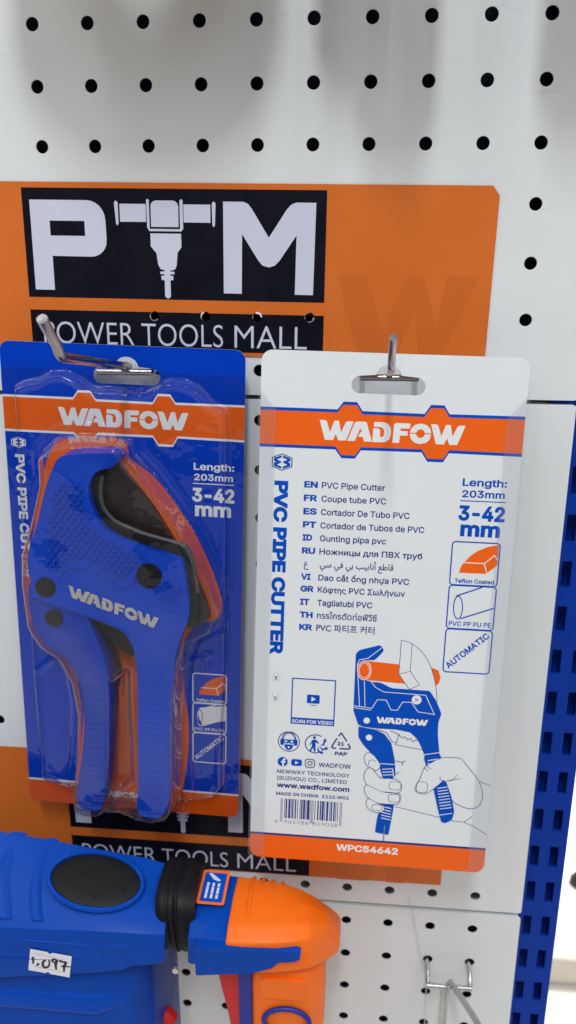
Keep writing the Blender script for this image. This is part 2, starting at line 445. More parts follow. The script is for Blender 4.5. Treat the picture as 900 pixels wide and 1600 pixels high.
pegboard('pegboard_panel', -469.6, -772, [-480.6 - 25.1 * k for k in range(12)], 'white perforated metal panel at the bottom holding the lowest wire hook')

mb = MB(); mb.box(-420, 276, 34, 36, -800, 160, M['backing'])
o = mb.build('back_wall', origin=(-72, 35, -800)); o.location = (-.072, .035, -.8); tag(o, 'dark steel sheet behind the perforated white panels', 'back panel')
o['kind'] = 'structure'

# --- slotted upright
mb = MB()
slots = []
for k in range(-16, 22):
    zb = -360.6 + 25.0 * k
    for cx in (257.2, 268.0):
        slots.append(roundc([(cx - 2.4, -zb - 14.2), (cx + 2.4, -zb - 14.2), (cx + 2.4, -zb), (cx - 2.4, -zb)], .5, 2))
mb.prism([rect(240.5, -170, 274.6, 800)] + slots, 4.0, 6.0, M['post'])
mb.box(242.6, 272.5, 14, 15, -800, 170, M['post']); mb.box(240.5, 242.5, 6.01, 33.9, -800, 170, M['post']); mb.box(272.6, 274.6, 6.01, 33.9, -800, 170, M['post'])
o = mb.build('slotted_upright', origin=(257, 15, -800), bevel=0.5, bseg=2, bang=60); o.location = (.257, .015, -.8)
tag(o, 'blue slotted steel upright along the right edge of the white panels', 'shelf upright')

# --- shop floor seen past the upright
mb = MB()
mb.box(-6000, 9000, -5000, 9000, -1352, -1350, M['floor'])
o = mb.build('floor', origin=(0, 0, -1350)); o.location = (0, 0, -1.35); tag(o, kind='structure')
# pale carton standing on it, and a dark bag
mb = MB(); mb.box(0, 420, 0, 200, 0, 60, M['box'])
o = mb.build('carton', bevel=8); o.location = (0.50, 0.79, -1.35)
tag(o, 'pale blurred carton on the floor beyond the blue upright', 'carton')
mb = MB(); mb.loft([[(r * math.cos(a) * 90, r * math.sin(a) * 60, h) for a in [2 * math.pi * k / 16 for k in range(16)]] for h, r in ((0, .85), (60, 1.0), (180, .95), (230, .6), (250, .2))], M['dark'])
bag = empty('shoulder_bag', (0, 0, 0), 'dark rounded bag at the right edge of the picture', 'bag')
mb.build('body', bag, smooth=60)
mb = MB(); mb.tube([(-50, 0, 225), (-45, 0, 300), (0, 0, 340), (45, 0, 300), (50, 0, 225)], 8, M['dark']); mb.build('strap', bag, smooth=60)
bag.location = (0.628, 0.98, -1.35); bag.scale = (.5, .5, .38)

# ================================================================== POSTERS
def poster(name, ref, tilt, left, right, top, bot, label, chamfer, punched):
    """local millimetres from the corner of the black panel: s right, t down"""
    root = empty(name, None, label, 'poster', 'orange shop posters', matrix=Matrix.Translation((ref[0] * .001, -0.0006, ref[1] * .001)) @ Matrix.Rotation(tilt, 4, 'Y'))
    mb = MB()
    out = [(left, top), (right - chamfer, top), (right, top + chamfer * 1.3), (right - 0.4, bot), (left, bot)]
    holes = [[(cx + 2.3 * (1 + .12 * math.sin(5 * a + cx)) * math.cos(a), cy + 2.3 * (1 + .12 * math.cos(4 * a + cx)) * math.sin(a)) for a in [2 * math.pi * k / 18 for k in range(18)]] for cx, cy in punched]
    def sheet(cs, mt, y):
        V, F = fill2d(cs); mb.raw([(p[0], y, -p[1]) for p in V], F, mt)
    sheet([out] + holes, M['poster'], 0.0)
    mb.build('paper', root, solid=False)
    mb = MB(); mb.lay = 0.03
    mb.flat([[(149, 36.7), (162.5, 36.7), (171.5, 62), (181.5, 37), (189, 36.7), (196.5, 60), (199.5, 36.7), (214.5, 36.7), (199, 74.6), (189, 74.6), (186.5, 52), (178, 74.6), (160, 74.6)]], M['ghost'])
    mb.build('faint_letter', root, solid=False)
    mb = MB(); mb.lay = 0.06
    mb.flat([rect(0, 0, 143.4, 49.6)], M['p_black'])
    mb.flat([rect(0, 55.6, 143.4, 73.8)] + holes, M['p_black'])
    mb.build('black_panel', root, solid=False)
    mb = MB(); mb.lay = 0.10
    w = M['p_white']
    # P
    mb.flat([[(3.6, 5.3), (31, 5.3)] + [(31 + 8.7 * math.sin(a), 14 - 8.7 * math.cos(a)) for a in [math.pi / 2 * k / 6 for k in range(1, 7)]] + [(39.9, 22)] +
             [(32.2 + 7.7 * math.cos(a), 23 + 7.5 * math.sin(a)) for a in [math.pi / 2 * k / 6 for k in range(1, 7)]] + [(13.1, 30.4), (13.1, 46.1), (3.6, 46.1)],
             [(12.8, 14.5), (29.6, 14.5), (29.6, 21.2), (12.8, 21.2)]], w)
    # demolition-hammer T
    mb.flat([[(44.2, 6.2), (45, 5.2), (46, 6.2), (46, 15.4), (45.4, 16.4), (44.8, 15.4)]], w)
    mb.flat([rect(46.8, 6.7, 59.2, 14.6)], w)
    mb.flat([[(59.5, 5.0), (60.1, 4.4), (60.8, 5.0), (60.8, 17.6), (75.2, 17.6), (75.2, 5.0), (76, 4.4), (76.7, 5.0), (76.7, 17.4), (75.8, 18.6), (60.6, 18.6), (59.6, 17)]], w)
    mb.flat([[(61.5, 8)] + [(64 - 2.5 * math.cos(a), 7.6 - 2.5 * math.sin(a)) for a in (.4, .9, 1.5)] + [(72, 5.1)] + [(72 + 2.6 * math.sin(a), 7.7 - 2.6 * math.cos(a)) for a in (.4, .9, 1.5)] + [(74.5, 16.7), (61.5, 16.7)]], w)
    mb.flat([rect(77, 6.7, 89.6, 14.6)], w)
    mb.flat([[(90.3, 6.2), (91.2, 5.2), (92.1, 6.2), (91.7, 15.6), (91.1, 16.6), (90.5, 15.6)]], w)
    mb.flat([[(61, 19.6), (75.6, 19.6), (75.7, 25.6), (73.8, 28), (73.2, 33.6), (72.6, 35.4), (71, 36.2), (70, 36.2), (70, 36.7), (72, 36.7), (72, 37.9), (70, 37.9), (70, 38.6), (71.4, 38.6), (71.4, 40.6), (70, 40.6), (70, 48.3), (68.6, 49.2), (67.2, 48.2), (67.2, 40.6), (65.8, 40.6), (65.6, 38.6), (67.2, 38.6), (67.2, 37.9), (65.2, 37.9), (65.2, 36.7), (67.2, 36.7), (67.2, 36.1), (65.4, 35.6), (64.3, 33.6), (63.6, 28.4), (61, 25.4)]], w)
    # M
    mb.flat([[(95.6, 5.3), (105, 5.3), (107.2, 6.2), (109, 8.4), (116.9, 20.8), (125, 8.6), (127, 6.4), (129.4, 5.4), (138.6, 5.4), (138.0, 46.2), (129.4, 46.2), (129.8, 19.6), (122, 31), (119.8, 33.2), (117, 34), (114, 33.2), (112, 31), (104.4, 19.4), (104.2, 46.2), (95.6, 46.2)]], w)
    for wd, s0, s1 in (('POWER', 6.0, 51.2), ('TOOLS', 55.0, 95.0), ('MALL', 100.6, 135.6)):
        text(mb, wd, s0, 71.5, s1 - s0, 10.4, w, kind='plain', bold=-0.008)
    mb.build('white_print', root, solid=False)
    if punched:
        for i, (cx, cy) in enumerate(punched):   # torn paper curling out of each punched hole
            mb = MB(); a0 = 0.6 + i * 1.9
            arc = [a0 + 1.9 * k / 8 for k in range(9)]
            V = [(cx + 2.4 * math.cos(a), -0.1, -(cy + 2.4 * math.sin(a))) for a in arc] + \
                [(cx + 1.7 * math.cos(a), -1.2 - .4 * math.sin(3 * a), -(cy + 1.7 * math.sin(a))) for a in arc]
            mb.raw(V, [(k, k + 1, 9 + k + 1, 9 + k) for k in range(8)], M['label'])
            mb.build('torn_edge', root, solid=False)
    return root
poster('shop_poster', (-11.6, -67.4), 0.0125, -80, 220.5, -2.6, 75.6, 'orange poster with white drill emblem, fully showing above the two packs', 3.2,
       [(50 + 25 * k - (-11.6), 125.5 - 67.4 - 0.31 * k - 0.6) for k in range(4)])
poster('shop_poster', (-16.2, -375.4), 0.0, -80, 221, -3.7, 74.2, 'lower orange poster mostly hidden behind the packs and the blue power tool', 0.5, [])

# ================================================================== WIRE HOOKS
def hook(loc, label, arm, r=2.05, mt='chrome', reach=16, drop=0.0):
    root = empty('peg_hook', loc, label, 'display hook', 'wire display hooks')
    for sx in (-12.5, 12.5):
        mb = MB(); mb.tube([(sx, 8, 6), (sx, 5, 1), (sx, 2, 0), (sx, -reach * .6, -drop * .3), (sx, -reach + 2, -drop), (sx * .96, -reach, -drop)], 1.45, M[mt], 10)
        mb.build('prong', root, smooth=50)
    mb = MB(); mb.tube([(-13.2, -reach, -drop), (13.2, -reach, -drop)], 1.55, M[mt], 12); mb.build('crossbar', root, smooth=50)
    mb = MB(); mb.tube(arm, r, M[mt], 18); mb.build('arm', root, smooth=40)
    return root
def arm_path(reach, up0, L, rise, tip_out, tip_up, side=0.0):
    y0 = -reach
    p = [(0, y0 + 1.5, up0)]
    for k in range(1, 7):
        t = k / 6; p.append((side * t, y0 - (L - reach) * t * .94, up0 + rise * t * .94))
    for k in range(1, 6):     # bend
        t = k / 5; a = t
        p.append((side + side * .1 * t, y0 - (L - reach) * .94 - 7 * t + 1.0 * t * t, up0 + rise * .94 + 1.2 * t + 4.2 * t * t))
    q = p[-1]; p.append((q[0], q[1] - tip_out, q[2] + tip_up))
    return p
hook((0.0375, 0, -0.1505), 'chrome wire hook holding the blue pack, its tip in front of the poster lettering', arm_path(11, 1.8, 98, 15.5, 12, 10.5, side=-1))
hook((0.1625, 0, -0.1505), 'chrome wire hook holding the white pack, pointing straight out', arm_path(21, 1.8, 92, 11.5, 10, 8.4, side=-1.5), r=1.45, reach=21)
h3 = hook((0.2120, 0, -0.5060), 'empty zinc wire hook on the lowest panel, arm pointing out to the right', [(0, -11, -6), (0.5, -14, -1.5), (2, -20, 1.5), (8, -52, 17), (16, -95, 34)], r=1.8, mt='steel', reach=13, drop=6)
mb = MB(); mb.box(-2.6, -0.9, -20, -13.4, -34, -4, M['steel']); mb.box(-5.2, -3.9, -19, -14.5, -30, -5.5, M['steel'])
mb.build('label_plate', h3, bevel=0.3, bseg=2)

# ================================================================== BLISTER PACKS
def basis(O, U, V):
    U = Vector(U).normalized(); V = Vector(V); V = (V - U * V.dot(U)).normalized(); N = U.cross(V)     # N points away from the viewer
    m = Matrix.Identity(4)
    for i in range(3): m[i][0] = U[i]; m[i][1] = N[i] if N[1] > 0 else -N[i]; m[i][2] = -V[i]; m[i][3] = O[i]
    return m
CW, CH = 119.8, 258.2
M_L = basis((-.0245, -.0127, -.1367), (.1198, .0001, -.0033), (-.0071, -.0045, -.2581))
M_R = basis((.1045, -.0258, -.1378), (.1198, .0017, -.0026), (-.0051, -.0249, -.257))

def card_outline(): return rrect(0, 0, CW, CH, 5.0, 6)
def slot_outline(cx, v0, v1, hw):
    r = (v1 - v0) / 2; cy = (v0 + v1) / 2; o = []
    o += [(cx + hw - r + r * math.cos(a), cy + r * math.sin(a)) for a in [-math.pi / 2 + math.pi * k / 10 for k in range(11)]]
    o += [(cx - hw + r + r * math.cos(a), cy + r * math.sin(a)) for a in [math.pi / 2 + math.pi * k / 10 for k in range(11)]]
    o += [(cx - 5.8 * math.cos(a), v0 - 5.2 * math.sin(a)) for a in [0.12 + (math.pi - .24) * k / 10 for k in range(11)]]
    return o
BAND_T = [(-0.0, 25.8), (35.4, 25.8), (38.0, 22.2), (44.1, 22.2), (46.8, 26.2), (74.8, 26.4), (77.5, 22.2), (83.5, 22.2), (86.0, 26.1), (CW, 25.9)]
BAND_B = [(0.0, 44.3), (35.1, 44.3), (38.1, 48.2), (44.3, 48.2), (46.9, 44.2), (74.6, 44.0), (77.4, 48.2), (84.6, 48.2), (87.0, 43.9), (CW, 44.2)]
def shift(p, d): return [(x, y + d) for x, y in p]

def hexmark(mb, cx, cy, w, h, line, fillm):
    hx = lambda k: [(cx, cy - h / 2 * k), (cx + w / 2 * k, cy - h * .27 * k), (cx + w / 2 * k, cy + h * .27 * k), (cx, cy + h / 2 * k), (cx - w / 2 * k, cy + h * .27 * k), (cx - w / 2 * k, cy - h * .27 * k)]
    mb.flat([hx(1.0), hx(.9)], line)
    for sx in (-1, 1):
        a = lambda x, y: (cx + sx * x * w / 2, cy + y * h / 2)
        mb.flat([[a(.06, -.78), a(.80, -.46), a(.80, -.14), a(.56, -.02), a(.80, .10), a(.80, .46), a(.06, .78), a(.06, .52), a(.52, .30), a(.10, .06), a(.06, 0), a(.10, -.06), a(.52, -.30), a(.06, -.52)]], fillm)

def size_text(mb, mt, du=0.0, dv=0.0):
    text(mb, 'Length:', 94.2 + du, 58.7 + dv, 20.2, 3.55, mt, bold=.022)
    text(mb, '203mm', 94.4 + du, 64.0 + dv, 19.4, 3.35, mt, bold=.022)
    mb.flat([rect(93.8 + du, 65.4 + dv, 114.4 + du, 65.85 + dv)], mt)
    text(mb, '3-42', 93.4 + du, 75.0 + dv, 21.2, 7.2, mt, bold=.035)
    text(mb, 'mm', 94.8 + du, 82.5 + dv, 18.2, 7.2, mt, bold=.035)

def feature_panel(mb, x0, y0, x1, y1, line, orange, paper, w=0.55):
    """three small pictures in rounded frames; bottoms of the first two at one third and two thirds"""
    h = y1 - y0; a, b = y0 + h * .325, y0 + h * .66; W_ = x1 - x0
    X = lambda t: x0 + W_ * t
    for t0, t1 in ((y0, a - .15), (a + .15, b - .15), (b + .15, y1)):
        mb.stroke(rrect(x0, t0, x1, t1, 1.6, 5), w, line, True)
    # curved blade
    k = (a - y0) / 21.0
    Y = lambda t: y0 + t * k
    mb.flat([[(X(.18), Y(14.9)), (X(.22), Y(11.6)), (X(.28), Y(9.6)), (X(.40), Y(6.4)), (X(.55), Y(3.9)), (X(.75), Y(1.8)), (X(.975), Y(.7)), (X(.975), Y(10.4)), (X(.75), Y(14.8))]], orange)
    for p in ([(X(.24), Y(9.9)), (X(.70), Y(9.9)), (X(.90), Y(5.8)), (X(.97), Y(7.8))], [(X(.70), Y(9.9)), (X(.77), Y(14.8))]):
        mb.stroke(p, .45, paper)
    # pipe
    k = (b - a) / 21.6; Y = lambda t: a + t * k
    mb.stroke([(X(.22) + W_ * .105 * math.cos(t) * .9 - W_ * .02 * math.sin(t), Y(11.0) - 5.6 * k * math.sin(t) * 1.0 - 1.2 * k * math.cos(t) * .4) for t in [2 * math.pi * i / 24 for i in range(24)]], w * .8, line, True)
    mb.stroke([(X(.16), Y(5.4)), (X(.70), Y(.4))], w, line); mb.stroke([(X(.29), Y(16.4)), (X(.98), Y(10.4))], w, line)
    text(mb, 'Teflon Coated', X(.10), a - 1.2 * h / 65, W_ * .84, 2.0 * h / 65, line, bold=.02)
    text(mb, 'PVC PP PU PE', X(.05), b - 1.5 * h / 65, W_ * .90, 2.3 * h / 65, line, bold=.012)
    ang = math.atan2(-(h * .26), W_ * .82); c, s = math.cos(ang), math.sin(ang)
    text(mb, 'AUTOMATIC', X(.12), y1 - 1.6 * h / 65, math.hypot(h * .27, W_ * .82), 3.1 * h / 65, line, bold=.02, xdir=(c, s), updir=(s, -c))

def height_blister(zmax=23.0):
    """height field (mm) of the moulded film over the card: shallow tray plus the dome over the tool"""
    nu, nv = 76, 166
    us = np.linspace(-1.2, CW + 1.6, nu); vs = np.linspace(10.5, CH + 1.0, nv)
    return us, vs
TOOL_BODY = [(30.8, 56.4), (33.4, 52.4), (37, 50.6), (46, 49.4), (56.3, 48.6), (60.2, 49.0), (62.2, 51.4), (61.0, 54.0), (58, 55.8), (53.2, 57.2), (49.6, 60.3), (47.6, 66.1), (48.0, 71), (49.4, 76.9), (53.6, 85.0), (58, 88.6), (63, 91.2), (73.0, 94.7), (84.2, 97.7), (89.9, 99.3), (92.7, 101.2), (94.7, 111.1), (96, 122), (95.6, 131), (92.5, 139), (90, 147), (88.7, 154.4), (86.6, 176.8), (85.9, 201.9), (85.7, 228), (84.6, 240), (82, 246.4), (77.5, 249.0), (71.4, 248.8), (67.8, 246.5), (67.2, 240), (68.3, 229.4), (68.6, 203.4), (69.1, 178.2), (68.6, 155.9), (66.9, 147.5), (63, 141.0), (55, 137.0), (43.2, 133.2), (30, 129.6), (19.4, 125.6), (16.4, 119.4), (15.2, 111), (15.2, 103.9), (16.8, 97.3), (20.9, 86.2), (26.1, 68.1)]
TOOL_HANDLE = [(14.6, 118), (13.6, 127), (14.6, 137), (17.5, 146), (22.6, 152), (31.7, 158.3), (36.8, 167.3), (39.0, 175), (39.8, 186), (39.2, 200.8), (37.5, 214.8), (35.0, 230.6), (33.7, 241.4), (34.6, 246.4), (38.4, 248.8), (44.6, 248.6), (47.6, 246), (49.1, 238.4), (50.9, 225.6), (52.5, 210), (53.8, 192.8), (54.2, 176.1), (53.1, 163.1), (49.8, 150.1), (46, 140.5), (42.5, 131.5), (30, 124), (20, 118)]
def poly_dist(px, py, poly):
    """signed distance (negative inside) on arrays"""
    d = np.full(px.shape, 1e9); a = np.asarray(poly, float); b = np.roll(a, -1, 0)
    for (x0, y0), (x1, y1) in zip(a, b):
        ex, ey = x1 - x0, y1 - y0; t = np.clip(((px - x0) * ex + (py - y0) * ey) / (ex * ex + ey * ey + 1e-12), 0, 1)
        d = np.minimum(d, np.hypot(px - x0 - t * ex, py - y0 - t * ey))
    w = wind(np.stack([px.ravel(), py.ravel()], 1), [poly]).reshape(px.shape)
    return np.where(w != 0, -d, d)
def sstep(x): x = np.clip(x, 0, 1); return x * x * (3 - 2 * x)
def blister(parent, sign, du=0.0, mirror=False):
    """moulded clear film; sign -1: towards the viewer, +1: towards the wall"""
    nu, nv = 150, 316
    us = np.linspace(-1.0, CW + 1.8, nu); vs = np.linspace(11.5, CH + 2.0, nv)
    uu, vv = np.meshgrid(us, vs)
    um = (CW - uu) if mirror else uu
    tray = [(8, 22), (13, 19.6), (20, 18.0), (26, 14.6), (33, 14.0), (39, 16.4), (46, 21.0), (71, 21.6), (78, 18.6), (84, 15.6), (92, 16.2), (98, 19.0), (103, 25.0), (111, 29.0), (112, 36), (112, 160), (110.5, 200), (110.5, 236), (106, 243), (88, 247), (20, 243), (9.5, 240), (8.5, 176), (8, 110), (7.5, 60)]
    dt = poly_dist(um, vv, tray)
    hull = [(p[0], p[1]) for p in TOOL_BODY]
    dome_poly = [(22, 52), (30, 45), (40, 43.2), (58, 42.4), (65, 45), (67, 52), (76, 61), (88, 77), (99, 95), (107, 114), (111, 130), (108, 139), (96, 146), (92, 158), (90, 178), (89.5, 205), (89, 238), (85, 250), (76, 253.2), (66, 252), (58, 247), (52, 248), (46, 252.5), (38, 252.4), (31, 249), (30.4, 240), (34, 214), (35.5, 190), (33, 171), (28, 160), (18, 153), (11.5, 141), (10, 118), (11, 102), (17, 84), (22, 66)]
    dd = poly_dist(um, vv, dome_poly)
    h1 = 5.5 * sstep(0.5 - dt / 2.8)
    h2 = 21.5 * sstep(0.5 - dd / 4.2)
    inner = 2.2 * sstep(-dd / 26)             # gentle crown
    gap = poly_dist(um, vv, [(56.5, 168), (65, 160), (65.5, 225), (58, 232), (54.5, 225)])
    h2 = h2 - 9.0 * sstep(0.5 - gap / 6.0)
    h = np.maximum(h1, 0) * (1 - sstep(0.5 - dd / 7)) + np.maximum(h1, h2 + inner) * sstep(0.5 - dd / 7)
    h = h + 1.1 * np.exp(-((dt + 1.5) / 1.3) ** 2) * (dd > 4) + 0.9 * np.exp(-((dd - 5.0) / 1.2) ** 2)      # moulded beads
    h = h + 0.7 * np.sin(uu * .13 + 1.0) * np.sin(vv * .09) * sstep(-dd / 6)                                # slight warp of the film
    # stiffening ridges moulded across the lower end and beside the handles
    rid = lambda x0, y0, x1, y1, w_: np.exp(-(np.hypot(um - x0 - np.clip(((um - x0) * (x1 - x0) + (vv - y0) * (y1 - y0)) / ((x1 - x0) ** 2 + (y1 - y0) ** 2), 0, 1) * (x1 - x0),
                                             vv - y0 - np.clip(((um - x0) * (x1 - x0) + (vv - y0) * (y1 - y0)) / ((x1 - x0) ** 2 + (y1 - y0) ** 2), 0, 1) * (y1 - y0)) / w_) ** 2)
    h = h + 1.6 * rid(36, 243, 82, 246, 1.6) + 1.2 * rid(46, 236, 66, 234, 1.8) + 1.0 * rid(12, 172, 20, 165, 1.8) + 0.9 * rid(95, 160, 104, 156, 1.6) + 1.0 * rid(102, 158, 104, 166, 1.5)
    h = np.maximum(h, 0.25)
    # outside the card outline rounding
    out = rrect(-0.8, 11.7, CW + 1.6, CH + 1.8, 5.5, 5)
    inside = wind(np.stack([uu.ravel(), vv.ravel()], 1), [out]).reshape(uu.shape) != 0
    off = 0.25 if sign < 0 else 0.5
    mb = MB()
    V = [(float(u), sign * float(hh) + (0.5 if sign > 0 else 0.0), -float(v)) for u, v, hh in zip(uu.ravel(), vv.ravel(), h.ravel())]
    F = []
    for j in range(nv - 1):
        for i in range(nu - 1):
            if inside[j, i] and inside[j, i + 1] and inside[j + 1, i] and inside[j + 1, i + 1]:
                a = j * nu + i; F.append((a, a + 1, a + nu + 1, a + nu))
    mb.raw(V, F, M['clear'])
    o = mb.build('blister', parent, solid=False)
    for p in o.data.polygons: p.use_smooth = True
    bm = bmesh.new(); bm.from_mesh(o.data); bmesh.ops.delete(bm, geom=[v for v in bm.verts if not v.link_faces], context='VERTS'); bm.to_mesh(o.data); bm.free()
    return o

# ------------------------------------------------------------------ left pack: blue printed front, film towards the viewer
packL = empty('blister_pack', None, 'blue and orange carded pack facing out, clear film over the blue cutter', 'blister pack', 'carded packs on the hooks', matrix=M_L)
mb = MB(); mb.prism([card_outline(), slot_outline(62.4, 10.5, 18.4, 16.4)], 0.0, 0.5, M['card_b'], side=M['card_edge'])
mb.build('card', packL)
mb = MB(); mb.lay = .02
mb.flat([shift(BAND_T, .1) + shift(BAND_B, -.1)[::-1]], M['ink_white'])
mb.flat([shift(BAND_T, 1.2) + shift(BAND_B, -1.2)[::-1]], M['ink_orange2'])
mb.flat([rect(0, 243.2, CW, 244.4)], M['ink_white'])
mb.flat([[(0, 244.4), (CW, 244.4)] + [(CW - 5 + 5 * math.cos(a), CH - 5 + 5 * math.sin(a)) for a in [math.pi / 2 * k / 6 for k in range(7)]] + [(5 - 5 * math.sin(a), CH - 5 + 5 * math.cos(a)) for a in [math.pi / 2 * k / 6 for k in range(7)]]], M['ink_orange2'])
HALO = [(7.3, 107.4), (10.9, 98.7), (17.9, 68.1), (20.5, 58), (23.1, 53.2), (28.4, 47.9), (40, 45.8), (55.1, 45.1), (60.7, 47), (62.4, 51.2), (63.2, 55), (74.7, 63.5), (86, 77.6), (96.1, 93.5), (104.9, 112.8), (109.8, 129.8), (107.3, 138), (97, 142), (90.5, 150), (88.9, 160), (89.2, 178), (91.5, 196), (92, 212), (90.5, 228), (87, 250), (82, 255), (36, 255), (28.6, 249), (28.8, 238), (32.3, 212), (34, 190), (30, 172), (22, 160), (12, 152), (7, 138), (6, 120)]
mb.flat([spline(HALO, 4)], M['ink_orange2'])
mb.build('printed_artwork', packL, solid=False)
mb = MB(); mb.lay = .06
logo(mb, 27.6, 39.8, 64.8, 8.9, M['ink_white'])
mb.build('brand_lettering', packL, solid=False)
mb = MB(); mb.lay = .06
hexmark(mb, 6.6, 49.7, 7.4, 5.6, M['ink_white'], M['ink_white'])
text(mb, 'PVC PIPE CUTTER', 4.4, 55.8, 66, 4.7, M['ink_white'], bold=.035, xdir=(0, 1), updir=(1, 0))
mb.build('product_title', packL, solid=False)
mb = MB(); mb.lay = .06
size_text(mb, M['ink_white'], .7, .3)
mb.build('size_lettering', packL, solid=False)
mb = MB(); mb.lay = .06
feature_panel(mb, 94.2, 170.3, 112.3, 224.4, M['ink_white'], M['ink_orange2'], M['ink_white'], w=.6)
mb.flat([[(96.8, 193), (98.2, 190.6), (112, 188.6), (112, 197.6), (99.5, 201), (97.6, 197.4)]], M['ink_white'])
mb.stroke(circ(97.8, 196.2, 1.6, 16, 4.2), .4, M['ink_line'], True)
mb.build('feature_panel', packL, solid=False)
mb = MB(); mb.lay = .06
text(mb, 'WPC54642', 44.4, 251.4, 31, 3.7, M['ink_white'], bold=.04)
mb.build('model_number', packL, solid=False)
blister(packL, -1)

# ------------------------------------------------------------------ pipe cutter inside the left pack
cut = empty('pipe_cutter', None, 'blue plastic pipe cutter with dark blade sealed inside the blue pack', 'pipe cutter', matrix=M_L @ Matrix.Translation((0, -.0005, 0)))
mb = MB(); mb.prism([spline([(59.5, 54.4), (61.6, 58.4), (67.6, 64.8), (75.6, 75.2), (80.4, 83.0), (86.6, 93.4), (92.2, 102.5), (97.4, 112), (103.6, 127), (104.6, 134), (99, 138.5), (94, 139), (88, 120), (74, 104), (52, 92), (46, 76), (46, 60), (53, 54.5)], 4)], -8.5, -5.5, M['blade'])
mb.build('blade', cut, bevel=.6, bseg=2)
mb = MB(); mb.prism([[(50.2, 58.8), (53.6, 57.2), (52.2, 62), (51.4, 68), (52.0, 75), (55.6, 81.4), (60.2, 85.2), (70.6, 89.2), (80, 91.6), (92.2, 94.4), (95.6, 97.2), (98.6, 112), (100.4, 126), (99.4, 137), (94, 139), (94, 122), (92, 103), (82, 99), (62, 93), (54, 88), (48, 78), (46.4, 66)]], -13.5, -9.0, M['jaw'])
mb.build('jaw_liner', cut, bevel=1.2, bseg=3)
mb = MB(); mb.tube([(x, -13.2, -v) for x, v in spline([(53.0, 60.5), (52.2, 66), (52.0, 72), (53.4, 77.5), (57, 82), (61, 84.6), (70.6, 88.4), (80, 90.8), (91, 93.4), (95, 96.4), (97.8, 106), (99.6, 118)], 4, False)], 1.15, M['jaw2'], 8)
mb.build('jaw_lip', cut, smooth=60)
mb = MB(); mb.prism([spline(TOOL_BODY, 3)], -18.0, -2.5, M['tool'])
body = mb.build('body', cut, bevel=3.4, bseg=5, smooth=50)
# raised grip texture: rows of small bars
mb = MB()
zone = [(30, 70), (38, 62), (44, 66), (46, 78), (52, 90), (64, 96), (74, 99), (72, 103), (68, 108), (62, 113), (54, 108), (46, 104), (38, 103), (30, 110), (24, 108), (27, 92)]
zone2 = [(76, 115), (86, 110), (92, 116), (90, 124), (80, 122)]
n = 0
for j in range(30):
    for i in range(24):
        u = 16 + i * 3.5 + (j % 2) * 1.75; v = 58 + j * 2.3
        if wind(np.array([(u, v)]), [zone])[0] or wind(np.array([(u, v)]), [zone2])[0]:
            c_, s_ = math.cos(-.45), math.sin(-.45)
            q = [(u + a * c_ - b * s_, v + a * s_ + b * c_) for a, b in ((-1.3, -.5), (.3, -.5), (.3, -1.1), (1.3, -1.1), (1.3, .5), (-1.3, .5))]
            mb.prism([q], -18.8, -17.9, M['tool'])
mb.build('grip_texture', body, bevel=.2, bseg=2)
# embossed line under the texture
mb = MB()
for p in ([(20.5, 111.5), (30, 114), (36, 107), (45, 107), (55, 112), (63, 117.5), (70, 112)], [(74, 122), (84, 125.4), (91, 127.5)], [(16.5, 123.2), (28, 127.4), (43, 131.4), (58, 136.4), (66, 141)]):
    P = np.asarray(p); 
    mb.tube([(a, -18.1, -b) for a, b in p], .55, M['tool'], 6)
mb.build('raised_line', body, smooth=60)
mb = MB(); a_ = math.radians(18.0)
logo(mb, 35.2, 122.8, 47.6, 6.2, M['silver'], xdir=(math.cos(a_), math.sin(a_)), updir=(math.sin(a_) * .2, -1), y=-18.5, y1=-17.9)
mb.build('silver_lettering', body, bevel=.12, bseg=1)
for (u, v, r) in ((23.6, 118.6, 5.1), (76.3, 108.9, 6.3)):
    mb = MB(); mb.prism([circ(u, v, r, 28)], -19.0, -14, M['black']); mb.build('rivet', cut, bevel=.7, bseg=3, smooth=40)
mb = MB(); mb.prism([circ(26.6, 135.7, 4.6, 28)], -17.4, -12, M['black']); mb.build('rivet', cut, bevel=.7, bseg=3, smooth=40)
mb = MB(); mb.prism([spline(TOOL_HANDLE, 3)], -16.4, -3.5, M['grip'])
hd = mb.build('handle', cut, bevel=2.6, bseg=4, smooth=50)
mb = MB()
for k in range(16):
    v = 172 + k * 3.6; t = (v - 172) / 58
    cu = 46.6 - 4.0 * max(0, t - .25) ; mb.tube([(cu - 4.8, -16.3, -v), (cu + 4.8, -16.3, -v - .2)], .5, M['grip'], 6)
mb.build('grip_rib', hd, smooth=60)
mb = MB()
for k in range(17):
    v = 168 + k * 3.6; cu = 77.6 - .6 * min(1, max(0, (v - 168) / 30))
    mb.tube([(cu - 5.8, -17.9, -v), (cu + 5.8, -17.9, -v - .2)], .5, M['tool'], 6)
mb.build('grip_rib', body, smooth=60)
mb = MB(); mb.prism([[(40, 128), (62, 136), (71, 143), (71, 152), (64, 158), (57, 152), (50, 148), (44, 138)]], -11, -5, M['black'])
mb.build('ratchet', cut, bevel=1.0)
mb = MB(); mb.tube([(50, -8, -150), (55, -8, -156), (57, -8, -166), (56, -8, -176)], 1.1, M['black'], 8); mb.build('spring', cut, smooth=60)

